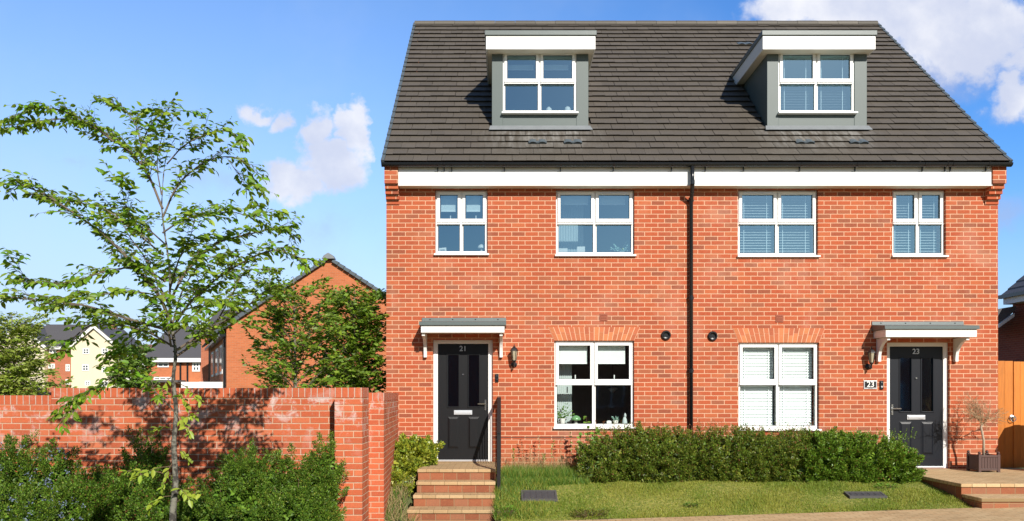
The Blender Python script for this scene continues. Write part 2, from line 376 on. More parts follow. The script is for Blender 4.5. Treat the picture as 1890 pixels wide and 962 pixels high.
def cloud_mesh(name, tv, tf, P, M, S, mats, parent=None, mi=None, smooth=False):
    """many copies of a small template: P (N,3), M (N,3,3) columns = axes, S (N,)"""
    tv = np.asarray(tv, float); N = len(P); k = len(tv)
    vv = np.einsum('nij,kj->nki', M, tv)*np.asarray(S).reshape(-1, 1, 1)+P[:, None, :]
    sizes = [len(f) for f in tf]; flat = np.concatenate([np.array(f) for f in tf])
    idx = (np.arange(N)[:, None]*k+flat[None, :]).ravel()
    me = bpy.data.meshes.new(name); me.vertices.add(N*k); me.vertices.foreach_set('co', vv.ravel())
    me.loops.add(len(idx)); me.loops.foreach_set('vertex_index', idx.astype(np.int32))
    tot = np.tile(np.array(sizes), N); st = np.concatenate([[0], np.cumsum(tot)[:-1]])
    me.polygons.add(len(tot)); me.polygons.foreach_set('loop_start', st.astype(np.int32)); me.polygons.foreach_set('loop_total', tot.astype(np.int32))
    if mi is not None: me.polygons.foreach_set('material_index', np.repeat(np.asarray(mi, np.int32), len(sizes)))
    me.update(calc_edges=True); me.validate()
    if isinstance(mats, str): mats = [mats]
    return link(name, me, parent, mats, smooth)
def frames(D, Nn):
    D = D/np.linalg.norm(D, axis=1, keepdims=True); Sd = np.cross(D, Nn); Sd /= np.linalg.norm(Sd, axis=1, keepdims=True)+1e-9
    N2 = np.cross(Sd, D); return np.stack([Sd, D, N2], axis=2)
LEAF = ([(0, 0, 0), (-.20, .25, .05), (-.21, .6, .04), (0, 1, -.12), (.21, .6, .04), (.20, .25, .05), (0, .5, -.02)],
        [(0, 6, 2, 1), (6, 3, 2), (0, 5, 4, 6), (6, 4, 3)])
SLEAF = ([(0, 0, 0), (-.26, .45, .06), (0, 1, 0), (.26, .45, .06)], [(0, 2, 1), (0, 3, 2)])
def rnd_unit(n): v = RNG.normal(size=(n, 3)); return v/np.linalg.norm(v, axis=1, keepdims=True)

# ------------------------------------------------------------------ ground
def base_z(x): return max(-.22, min(.5, .02+.031*x))
LAWN0 = 10.9
def hgt(x, y):
    z = base_z(x)
    if -1.44 < x < -.145: return z-.04 if y < 12.2 else z+.2
    if x > -1.75 and y > LAWN0:
        t_ = min(1, (y-LAWN0)/1.35); t_ = t_*t_*(3-2*t_)*.5+t_*.5
        z = z*(1-t_)+(.37+.008*x)*t_
        if y > 12.25: z += min(1, (y-12.25)/1)*.05
    return z
def sheet(name, xs, ys, f, matn, dz=0, skip=None):
    nx, ny = len(xs), len(ys); v = [(x, y, f(x, y)+dz) for y in ys for x in xs]; fs = []
    for j in range(ny-1):
        for i in range(nx-1):
            if skip and skip((xs[i]+xs[i+1])/2, (ys[j]+ys[j+1])/2): continue
            fs.append((j*nx+i, j*nx+i+1, (j+1)*nx+i+1, (j+1)*nx+i))
    me = bpy.data.meshes.new(name); me.from_pydata(v, [], fs); o = link(name, me, None, [matn], True)
    return tag(o, kind='structure')
XS = sorted(set([-500, -200, -90, -50, -30, -20]+[round(-15+i*.5, 3) for i in range(61)]+[20, 30, 60, 120, 300, 500, -1.76, -1.74, -1.45, -1.43, -.15, -.14]))
YS = sorted(set([-300, -100, -60, -40, -25]+[round(-20+i*1.0, 3) for i in range(31)]+[round(10.9+i*.15, 3) for i in range(18)]+[14, 15, 18, 22, 30, 50, 90, 150, 300, 900]))
sheet('ground', XS, YS, lambda x, y: hgt(x, y) if y < 14 else min(hgt(x, y), .4) if y < 60 else 0, 'far_ground', -.03)
LX = [round(-.05+i*.1, 3) for i in range(66)]; LX[-1] = 6.45
LY = [round(10.9+i*.1, 3) for i in range(27)]
def bumpy(x, y): return hgt(x, y)+.012*math.sin(3.1*x+1)*math.sin(4*y)+.008*math.sin(8*x+2*y)
sheet('lawn', LX, LY, bumpy, 'lawn_soil', .004)
sheet('flower_bed', [round(-15+i*.5, 2) for i in range(31)], [6.0, 7, 8, 9, 9.6, 10.2, 10.9], lambda x, y: base_z(x), 'bed_soil', .004, lambda x, y: x > -1.2)
sheet('door_bed', [-1.75, -1.65, -1.55, -1.45], [10.9+i*.1 for i in range(27)], hgt, 'bed_soil', .008)
PXS = [-1.2+i*.5 for i in range(30)]
sheet('path', PXS, [9.0, 9.5, 10, 10.5, 10.9], lambda x, y: base_z(x), 'paving', .008)
sheet('road', [-60, -30, -15, -7, 0, 7, 15, 30, 60], [-9, -6, 0, 3, 5.6], lambda x, y: base_z(x) if abs(x) < 16 else base_z(x), 'asphalt', -.09)
kb = MB()
for i in range(-14, 14): kb.box(i*.92, i*.92+.91, 5.6, 5.74, base_z(i*.92)-.14, base_z(i*.92+.45)+.02)
tag(kb.build('kerb', 'kerb', None, bevel=.01), kind='structure')
sheet('verge', [-13+i*1.0 for i in range(27)], [5.74, 6.2], lambda x, y: base_z(x), 'bed_soil', .0)
sheet('pavement', [-1.2+i*.5 for i in range(30)], [5.74, 6.5, 7.5, 9.0], lambda x, y: base_z(x), 'paving', .004)

# ------------------------------------------------------------------ the semi-detached house
YF = 13.5; HX0 = wx(713); HX1 = wx(1842)
house = thing('semi_detached_house', ((HX0+HX1)/2, YF, .5), 'pair of red brick semi-detached houses with dark tiled roof and two flat dormers', 'house')
UP = [('a', 803, 900, 350, 472), ('b', 1026, 1171, 350, 474), ('c', 1362, 1510, 350, 475.5), ('d', 1647, 1746, 350, 475.5)]
LO = [('e', 1023, 1170.5, 629, 792), ('f', 1363, 1512, 632.5, 795.5)]
def rect(t): return (wx(t[1]), wx(t[2]), wz(t[4]), wz(t[3]))
holes = [rect(t) for t in UP+LO]
D21 = (wx(799), wx(909.5), wz(853), wz(627)); D23 = (wx(1637), wx(1753), wz(865), wz(632))
holes += [D21, D23]
def wall_holes(mb, x0, x1, z0, z1, yf, yb, holes, depth):
    xs = sorted({x0, x1, *[h[0] for h in holes], *[h[1] for h in holes]}); zs = sorted({z0, z1, *[h[2] for h in holes], *[h[3] for h in holes]})
    for i in range(len(xs)-1):
        for j in range(len(zs)-1):
            cx, cz = (xs[i]+xs[i+1])/2, (zs[j]+zs[j+1])/2
            if any(h[0] < cx < h[1] and h[2] < cz < h[3] for h in holes): continue
            mb.quad((xs[i], yf, zs[j]), (xs[i+1], yf, zs[j]), (xs[i+1], yf, zs[j+1]), (xs[i], yf, zs[j+1]))
            mb.quad((xs[i+1], yb, zs[j]), (xs[i], yb, zs[j]), (xs[i], yb, zs[j+1]), (xs[i+1], yb, zs[j+1]))
    for a, b, c, d in holes:
        mb.quad((a, yf, c), (a, yb, c), (a, yb, d), (a, yf, d)); mb.quad((b, yb, c), (b, yf, c), (b, yf, d), (b, yb, d))
        mb.quad((a, yf, d), (a, yb, d), (b, yb, d), (b, yf, d)); mb.quad((a, yb, c), (a, yf, c), (b, yf, c), (b, yb, c))
ZE = 5.61; YE = 13.2; YR = 17.95; ZR = wz(44, YR); SL = math.hypot(YR-YE, ZR-ZE); CS, SN = (YR-YE)/SL, (ZR-ZE)/SL
YB = 2*YR-YF
wm = MB(); wall_holes(wm, HX0, HX1, -.2, 5.6, YF, YF+.3, holes, .3)
for x, s in ((HX0, 0), (HX1, 1)):           # gable walls, 0.3 thick, up to the roof
    zt = lambda y: ZE+(y-YE)/CS*SN-.04
    xa, xb = (x, x+.3) if s == 0 else (x-.3, x)
    wm.prism([(xa, YF+.002, -.2), (xa, YF+.002, zt(YF)), (xa, YR, zt(YR)), (xa, YB, zt(YF)), (xa, YB, -.2)], (xb-xa, 0, 0))
wm.box(HX0+.3, HX1-.3, YB-.3, YB, -.2, 5.6)
wm.box((HX0+HX1)/2-.1, (HX0+HX1)/2+.1, YF+.31, YB-.3, 0, 5.45)
# kneelers: corbelled brick ends of the eaves
for xa, xb in ((HX0, HX0+.225), (HX1-.225, HX1)):
    zt, zb = 5.56, wz(345)
    wm.box(xa+.001 if xa < 0 else xa, xb, 13.27, YF, zb, zt)
    for k in range(4):
        wm.box(xa+.001 if xa < 0 else xa, xb-.001, 13.27+.052*(k+1), YF+.001, zb-.075*(k+1)-.001 if k else zb-.075, zb-.075*k)
wall = wm.build('wall', 'house_brick', house)
dm = MB().box(HX0-.0, D21[0]-.01, YF-.004, YF+.01, wz(806), wz(804.6)).box(D21[1]+.01, D23[0]-.01, YF-.004, YF+.01, wz(808), wz(806.6)).box(D23[1]+.01, HX1, YF-.004, YF+.01, wz(811), wz(809.6))
dm.build('damp_course', 'dpc', house)
# splayed brick arches over the ground floor windows
for nm, xa, xb, yt, yb in (('l', 1023, 1170.5, 604, 629), ('r', 1363, 1512, 606, 632.5)):
    a = MB(); n = 18; x0, x1, z0, z1 = wx(xa), wx(xb), wz(yb)+.001, wz(yt)
    sp = .10
    a.prism([(x0, YF-.003, z0), (x1, YF-.003, z0), (x1+sp, YF-.003, z1), (x0-sp, YF-.003, z1)], (0, .01, 0), 1)
    for k in range(n):
        for (ta, tb) in ((0, .47), (.49, 1)) if k % 2 else ((0, .62), (.64, 1)):
            def P(u, t_): return ((x0-sp*t_)+(x1-x0+2*sp*t_)*u, YF-.006, z0+(z1-z0)*t_)
            g = .006/(x1-x0); u0, u1 = k/n+g, (k+1)/n-g
            a.prism([P(u0, ta), P(u1, ta), P(u1, tb), P(u0, tb)], (0, .01, 0), 0)
    a.build('window_arch', ['voussoir', 'mortar'], house)
for x, y in ((1114, 586), (1438.5, 588)):
    a = MB(); X, Z = wx(x), wz(y); a.box(X-.066, X+.066, YF-.008, YF+.01, Z-.064, Z+.064)
    for i in range(4): a.box(X-.05, X+.05, YF-.014, YF-.007, Z-.048+i*.027, Z-.033+i*.027)
    a.build('air_brick', 'terracotta', house)
for x, y in ((1229, 619), (1315, 620.5)):
    a = MB(); X, Z = wx(x), wz(y); pr = [(.082, 0), (.082, .03), (.070, .045), (.058, .045), (.052, .012), (.03, .008)]
    a.lathe((0, 0, 0), pr, 24)
    a.v = [(X+p[0], YF-p[2]+.002, Z+p[1]) for p in a.v]
    a.box(X-.045, X+.03, YF-.022, YF-.016, Z-.02, Z+.012)
    a.build('flue_vent', 'black_plastic', house)
# eaves
xL, xR = wx(735, 13.3), wx(1832, 13.3)
MB().box(xL, xR, 13.30, 13.325, wz(343, 13.3), 5.56).build('fascia_board', 'white_upvc', house, bevel=.004)
MB().box(xL, xR, 13.326, YF-.002, wz(343, 13.3)+.002, wz(343, 13.3)+.02).build('soffit', 'soffit_cream', house)
g = MB(); gx0, gx1 = wx(704, 13.2), wx(1868, 13.2); GZ = 5.605; GY = 13.222
arc = [(GY+.058*math.cos(t_), GZ+.06*math.sin(t_)) for t_ in [math.pi+math.pi*i/10 for i in range(11)]]
inn = [(GY+.052*math.cos(t_), GZ+.054*math.sin(t_)) for t_ in [2*math.pi-math.pi*i/10 for i in range(11)]]
g.prism([(gx0, a, b) for a, b in arc+inn], (gx1-gx0, 0, 0))
for x in (gx0, gx1-.012): g.prism([(x, a, b) for a, b in arc], (.012, 0, 0))
gut = g.build('gutter', 'gutter_black', house)
for i, px in enumerate([722, 806, 818, 832, 930, 1034, 1132, 1240, 1303, 1374, 1478, 1581, 1706, 1748, 1758, 1824]):
    b = MB(); x = wx(px, 13.2); ar = [(GY+.064*math.cos(t_), GZ+.066*math.sin(t_)) for t_ in [math.pi+math.pi*k/8 for k in range(9)]]
    b.prism([(x, a, c) for a, c in ar+[(GY+.066, GZ+.01), (GY-.064, GZ+.01)]][:9]+[], (.022, 0, 0))
    b.box(x+.004, x+.018, 13.275, 13.30, 5.49, 5.60)
    b.build('gutter_bracket', 'gutter_black', gut)
px_, pr = wx(1275.5, 13.44), .034
pp = [(wx(1278, 13.22), 13.222, 5.56), (wx(1278, 13.22), 13.222, 5.30), (wx(1277, 13.3), 13.26, 5.23), (px_, 13.41, 5.07), (px_, 13.44, 5.0), (px_, 13.44, .45)]
dp = MB().tube(pp, pr, 14).build('downpipe', 'gutter_black', house, smooth=True)
for z in (5.29, 5.05, 3.4, 2.17, 1.0):
    c = MB(); y, x = (13.222, wx(1278, 13.22)) if z > 5.2 else (13.44, px_)
    c.tube([(x, y, z-.035), (x, y, z+.035)], .041, 14)
    if z < 5.1: c.box(x-.055, x+.055, 13.465, YF, z-.012, z+.012)
    c.build('pipe_collar', 'gutter_black', dp, smooth=False)
# ---- roof
RX0, RX1 = wx(704.5, YE), wx(1866, YE)
def RP(x, s, n=0): return (x, YE+s*CS-n*SN, ZE+s*SN+n*CS)
DORM = []
def dspec(px_face0, px_face1, px_roof0, px_roof1, win):
    Yd, Yr = 14.03, 13.83
    return dict(x0=wx(px_face0, Yd), x1=wx(px_face1, Yd), r0=wx(px_roof0, Yr), r1=wx(px_roof1, Yr), Yd=Yd, Yr=Yr, win=win)
DORM = [dspec(908, 1086, 897, 1099, (928, 1064, 97, 211)), dspec(1416, 1600, 1408, 1616, (1437, 1577, 96, 211))]
ZD1, ZD0 = wz(66, 13.83), wz(91, 13.83)       # fascia top, bottom
def in_dormer(x, s):
    p = RP(x, s)
    return any(d['x0']+.03 < x < d['x1']-.03 and p[1] > d['Yd']+.08 and p[2] < ZD0+.1 for d in DORM)
deck = MB(); ss_ = [0, (14.12-YE)/CS]; s_top = (ZD0+.08-ZE)/SN; ss_ += [s_top, SL]
xsD = [RX0+.02, DORM[0]['x0']+.05, DORM[0]['x1']-.05, DORM[1]['x0']+.05, DORM[1]['x1']-.05, RX1-.02]
for i in range(5):
    for j in range(3):
        if j == 1 and i in (1, 3): continue
        a, b, c, d_ = xsD[i], xsD[i+1], ss_[j], ss_[j+1]
        vs = [RP(a, c, -.03), RP(b, c, -.03), RP(b, d_, -.03), RP(a, d_, -.03)]
        deck.add(vs+[(p[0], p[1], p[2]-.02) for p in vs], [(0, 1, 2, 3), (7, 6, 5, 4), (0, 4, 5, 1), (1, 5, 6, 2), (2, 6, 7, 3), (3, 7, 4, 0)])
# rear slope
deck.prism([(RX0+.02, YR, ZR-.03), (RX0+.02, 2*YR-YE, ZE-.03), (RX0+.02, 2*YR-YE, ZE-.06), (RX0+.02, YR, ZR-.06)], (RX1-RX0-.04, 0, 0))
NC = 28; G = SL/NC; TW = .235; tiles = deck
cols = int((RX1-RX0)/TW)
for r in range(NC):
    s0 = r*G; off = (r % 2)*TW/2
    for c in range(-1, cols+1):
        x0 = RX0+.05+c*TW+off+random.uniform(-.003, .003); x1 = x0+TW-.004
        x0, x1 = max(x0, RX0+.03), min(x1, RX1-.03)
        if x1-x0 < .02 or in_dormer((x0+x1)/2, s0+G*.6) and in_dormer((x0+x1)/2, s0): continue
        e = random.uniform(-.004, .004); l = .046+random.uniform(-.003, .003); h = .012
        a = s0-.01+e; b = min(s0+G+.03, SL+.02); th = .026
        tiles.add([RP(x0, a, l), RP(x1, a, l+random.uniform(-.002, .002)), RP(x1, b, h), RP(x0, b, h), RP(x0, a+.022, l-th), RP(x1, a+.022, l-th)],
                  [(0, 1, 2, 3), (0, 4, 5, 1), (0, 3, 4), (1, 5, 2)])
roof = tiles.build('roof', 'roof_tile', house)
rc = MB(); n = 23; L = (RX1-RX0-.04)/n
for k in range(n):
    x0 = RX0+.02+k*L; e = .004 if k % 2 else 0
    pr_ = [(YR+math.cos(t_)*.13, ZR-.06+math.sin(t_)*(.115+e)) for t_ in [math.pi*i/8 for i in range(9)]]
    rc.prism([(x0, a, b) for a, b in pr_], (L-.006, 0, 0))
rc.build('ridge_tile', 'ridge_tile', roof)
for xa, xb in ((RX0-.01, RX0+.045), (RX1-.045, RX1+.01)):
    vg = MB()
    for r in range(NC):
        a, b = r*G-.012, (r+1)*G-.006
        P4 = [RP(xa, a, .052), RP(xb, a, .052), RP(xb, b, .030), RP(xa, b, .030)]; Q4 = [RP(xa, a, -.06), RP(xb, a, -.06), RP(xb, b, -.07), RP(xa, b, -.07)]
        vg.add(P4+Q4, [(0, 1, 2, 3), (7, 6, 5, 4), (0, 4, 5, 1), (1, 5, 6, 2), (2, 6, 7, 3), (3, 7, 4, 0)])
    vg.build('verge_cap', 'verge_grey', roof)
def roof_at(px, py):
    k = (PY0-py)/F; m_ = SN/CS; Y = (ZE-EYE-m_*YE)/(k-m_); return Y, wx(px, Y)
for px, py in ((992, 265), (1057, 265), (1484, 265), (1583, 265), (1374, 84)):
    Y, X = roof_at(px, py); s = (Y-YE)/CS; v = MB()
    v.add([RP(X-.155, s-.07, .055), RP(X+.155, s-.07, .055), RP(X+.155, s+.10, .030), RP(X-.155, s+.10, .030),
           RP(X-.155, s-.07, .02), RP(X+.155, s-.07, .02)], [(0, 1, 2, 3), (0, 4, 5, 1), (0, 3, 4), (1, 5, 2)])
    for dx in (-.08, .08):
        rr = [RP(X+dx+.068*math.cos(t_), s-.085, .035+.040*math.sin(t_)) for t_ in [math.pi*i/8 for i in range(9)]]
        top = [RP(X+dx+.060*math.cos(t_), s+.07, .035+.012*math.sin(t_)) for t_ in [math.pi*i/8 for i in range(9)]]
        n0 = 9; v.add(rr+top, [(i, i+1, n0+i+1, n0+i) for i in range(8)])
    v.build('roof_vent', 'verge_grey', roof)

# ---- windows
def window(x0, x1, z0, z1, yf, parent, zt=None, openers='both', blind=None, vent=None, name='window', glass='window_glass'):
    """uPVC casement: outer frame, middle mullion, projecting top sashes, fixed lower panes"""
    h = z1-z0; xm = (x0+x1)/2
    zt = zt if zt else z0+h*.55
    f = MB(); fw = .042; sw = .048; y = yf; y2 = yf+.06
    f.box(x0, x0+fw, y, y2, z0, z1).box(x1-fw, x1, y, y2, z0, z1).box(x0+fw, x1-fw, y, y2, z1-fw, z1).box(x0+fw, x1-fw, y, y2, z0, z0+fw+.012)
    f.box(xm-.03, xm+.03, y, y2, z0+fw+.012, z1-fw); 
    for a, b in ((x0+fw, xm-.03), (xm+.03, x1-fw)): f.box(a, b, y, y2, zt-.032, zt+.02)
    root = f.build(name, 'white_upvc', parent, bevel=.005)
    for a, b in ((x0+fw, xm-.03), (xm+.03, x1-fw)):
        s = MB(); a0, b0, c0, c1 = a-.014, b+.014, zt-.006, z1-fw+.014; ys = y-.024
        s.box(a0, a0+sw, ys, y-.001, c0, c1).box(b0-sw, b0, ys, y-.001, c0, c1).box(a0+sw, b0-sw, ys, y-.001, c1-sw, c1).box(a0+sw, b0-sw, ys, y-.001, c0, c0+sw+.012)
        s.prism([(a0, y-.001, c0-.001), (a0, ys-.022, c0-.034), (a0, ys-.020, c0-.040), (a0, y-.001, c0-.03)], (b0-a0, 0, 0))
        s.build('sash', 'white_upvc', root, bevel=.004)
    p = MB()
    for a, b in ((x0+fw, xm-.03), (xm+.03, x1-fw)):
        p.quad((a+.001, y+.02, z0+fw), (b-.001, y+.02, z0+fw), (b-.001, y+.02, zt-.02), (a+.001, y+.02, zt-.02))
        p.quad((a+.001, y+.012, zt+.0), (b-.001, y+.012, zt+.0), (b-.001, y+.012, z1-fw), (a+.001, y+.012, z1-fw))
    p.build('pane', glass, root)
    gk = MB()      # dark gasket lines round the glass
    for a, b, c, d in [(a_, b_, z0+fw+.012, zt-.032) for a_, b_ in ((x0+fw, xm-.03), (xm+.03, x1-fw))]+[(a_+sw-.014, b_-sw+.014, zt+.055, z1-fw-sw+.014) for a_, b_ in ((x0+fw, xm-.03), (xm+.03, x1-fw))]:
        w_ = .005; yy_ = y+.004
        gk.box(a, a+w_, yy_, yy_+.006, c, d).box(b-w_, b, yy_, yy_+.006, c, d).box(a+w_, b-w_, yy_, yy_+.006, c, c+w_).box(a+w_, b-w_, yy_, yy_+.006, d-w_, d)
    gk.build('gasket', 'black_plastic', root)
    MB().box(x0-.02, x1+.03, yf-.105, yf-.002, z0-.028, z0+.002).build('sill', 'white_upvc', root, bevel=.004)
    if vent is not None:
        a, b = ((x0+fw, xm-.03), (xm+.03, x1-fw))[vent]; v = MB()
        v.box(a+.05, b-.05, y-.034, y-.025, z1-fw-.012, z1-fw+.002); v.build('trickle_vent', 'silver_satin', root)
    if blind == 'roller':
        pass
    return root
def roller(root, x0, x1, z_lo, z_hi, y, band=None):
    xm = (x0+x1)/2; 
    for a, b in ((x0+.09, xm-.10), (xm+.08, x1-.13)):
        m_ = MB(); m_.box(a, b, y, y+.004, z_lo, z_hi, 0).box(a, b, y-.006, y+.010, z_lo-.02, z_lo, 1)
        m_.build('roller_blind', ['blind_fabric', 'slat_white'], root)
def venetian(root, x0, x1, z0, z1, y, tilt=22, pitch=.046, wdt=.046, gap=.03):
    xm = (x0+x1)/2; m_ = MB(); tl = R(tilt)
    for a, b in ((x0+.055, xm-.035-gap), (xm+.04, x1-.055-gap)):
        n = int((z1-z0)/pitch)
        for k in range(n):
            z = z1-.02-k*pitch+random.uniform(-.001, .001); c, s = math.cos(tl)*wdt/2, math.sin(tl)*wdt/2
            m_.quad((a, y-c, z-s), (b, y-c, z-s), (b, y+c, z+s), (a, y+c, z+s))
        for t_ in (.15, .85):
            x = a+(b-a)*t_; m_.box(x-.004, x+.004, y-.026, y-.0245, z0+.02, z1)
        m_.box(a, b, y-.02, y+.02, z1-.02, z1+.02).box(a, b, y-.02, y+.02, z0+.01, z0+.03)
    m_.build('venetian_blind', 'slat_white', root)
REC = .055
WN = {}
for t in UP+LO:
    x0, x1, z0, z1 = rect(t); up = t in UP
    WN[t[0]] = (window(x0+.004, x1-.004, z0+.03, z1-.004 if not up else z1-.004, YF+REC, house, zt=wz(409 if up else 706), vent={'b': 1, 'c': 0}.get(t[0]), glass='window_glass' if up else 'clear_glass'), x0, x1, z0, z1)
rt, x0, x1, z0, z1 = WN['a']; roller(rt, x0, x1, wz(385), z1, YF+.16)
rt, x0, x1, z0, z1 = WN['b']; roller(rt, x0, x1, wz(371), z1, YF+.20)
rt, x0, x1, z0, z1 = WN['e']; roller(rt, x0, x1, wz(669), z1-.05, YF+.16)
for k in 'cdf':
    rt, x0, x1, z0, z1 = WN[k]; venetian(rt, x0, x1, z0+.05, z1-.03, YF+.155, tilt=(22 if k != 'f' else 66), gap=.03 if k != 'f' else .012)
for k, dd in (('e', 0), ('a', 0)):       # white pull handles seen through the top panes
    rt, x0, x1, z0, z1 = WN[k]; xm = (x0+x1)/2
    for c in ((x0+xm)/2+.03, (xm+x1)/2+.02):
        zt = wz(409 if k == 'a' else 706); MB().box(c-.009, c+.009, YF+REC+.08, YF+REC+.10, zt+.03, zt+.13).build('handle', 'white_upvc', rt, bevel=.003)
# ---- interiors: plain rooms behind the glass
def room(x0, x1, y0, y1, z0, z1, mt='plaster'):
    m_ = MB()
    m_.quad((x0, y0, z0), (x1, y0, z0), (x1, y1, z0), (x0, y1, z0), 1); m_.quad((x0, y0, z1), (x0, y1, z1), (x1, y1, z1), (x1, y0, z1))
    m_.quad((x0, y1, z0), (x1, y1, z0), (x1, y1, z1), (x0, y1, z1)); m_.quad((x0, y0, z0), (x0, y1, z0), (x0, y1, z1), (x0, y0, z1)); m_.quad((x1, y1, z0), (x1, y0, z0), (x1, y0, z1), (x1, y1, z1))
    m_.build('room_lining', [mt, 'carpet'], house)
hm = (HX0+HX1)/2
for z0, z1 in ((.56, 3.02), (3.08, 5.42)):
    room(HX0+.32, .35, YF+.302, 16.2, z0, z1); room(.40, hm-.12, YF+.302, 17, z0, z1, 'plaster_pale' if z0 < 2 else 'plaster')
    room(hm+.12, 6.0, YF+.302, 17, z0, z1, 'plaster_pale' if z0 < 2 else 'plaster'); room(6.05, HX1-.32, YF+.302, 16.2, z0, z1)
# ---- dormers
def corr_box(mb, x0, x1, yF, ztop, zbot, mi=0, y1=None): pass
def roof_y(z): return YE+(z-ZE)/SN*CS
DW = []
for d in DORM:
    x0, x1, r0, r1, Yd, Yr = d['x0'], d['x1'], d['r0'], d['r1'], d['Yd'], d['Yr']
    wx0, wx1, wz0, wz1 = wx(d['win'][0], Yd), wx(d['win'][1], Yd), wz(d['win'][3], Yd), wz(d['win'][2], Yd)
    zb = wz(236, Yd)
    f = MB(); t_ = .06
    f.box(x0, wx0, Yd, Yd+t_, zb, ZD0); f.box(wx1, x1, Yd, Yd+t_, zb, ZD0); f.box(wx0, wx1, Yd+.006, Yd+t_, zb, wz0-.005)
    for xa in (x0, x1-.04):       # cheeks
        f.prism([(xa, Yd+t_, zb-.03), (xa, roof_y(ZD0)+.12, ZD0), (xa, Yd+t_, ZD0)], (.04, 0, 0))
    dr = f.build('dormer', 'cheek_grey', house, bevel=.003)
    yb = roof_y(ZD1)+.15
    MB().box(r0+.028, r1-.028, Yr+.024, yb-.15, ZD0+.001, ZD0+.018).build('soffit', 'soffit_cream', dr)
    fb = MB().box(r0, r1, Yr, Yr+.024, ZD0, ZD1).box(r0, r0+.024, Yr+.025, yb, ZD0, ZD1).box(r1-.024, r1, Yr+.025, yb, ZD0, ZD1)
    fb.build('fascia_board', 'white_upvc', dr, bevel=.003)
    MB().box(r0-.02, r1+.02, Yr-.025, roof_y(ZD1+.09)+.1, ZD1+.001, ZD1+.085).build('flat_roof', 'grp_grey', dr, bevel=.006)
    fl = MB(); s0 = (roof_y(zb)-YE)/CS
    fl.quad(RP(x0-.05, s0-.15, .062), RP(x1+.07, s0-.15, .062), (x1+.03, Yd-.012, zb+.035), (x0-.03, Yd-.012, zb+.035))
    fl.quad((x0-.03, Yd-.012, zb+.035), (x1+.03, Yd-.012, zb+.035), (x1+.03, Yd-.004, zb+.035), (x0-.03, Yd-.004, zb+.035))
    fl.build('flashing', 'lead_flashing', dr)
    # side flashing steps / dark gutter
    wnd = window(wx0, wx1, wz0+.02, wz1+.03, Yd+.02, dr, zt=wz(151, Yd), vent=1 if d is DORM[0] else 0, name='window')
    # sub-parts of the window must not go deeper than thing > part > sub-part: re-parent its pieces to the dormer
    for ch in list(wnd.children): ch.parent = dr; ch.location = -house.location - dr.location
    wnd.name = 'window_frame'
    DW.append((dr, wx0, wx1, wz0, wz1, Yd))
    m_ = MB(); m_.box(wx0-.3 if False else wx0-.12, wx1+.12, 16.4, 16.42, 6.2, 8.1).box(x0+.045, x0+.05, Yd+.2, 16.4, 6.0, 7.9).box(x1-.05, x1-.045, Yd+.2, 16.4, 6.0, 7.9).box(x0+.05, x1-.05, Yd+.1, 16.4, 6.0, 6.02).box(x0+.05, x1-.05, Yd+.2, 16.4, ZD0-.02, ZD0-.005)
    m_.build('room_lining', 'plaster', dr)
dr, a, b, c, d_, Yd = DW[0]; roller(dr, a, b, wz(121, Yd)+.0, wz(113, Yd), Yd+.16)
dr, a, b, c, d_, Yd = DW[1]; venetian(dr, a, b, c+.05, d_-.03, Yd+.13, tilt=22)

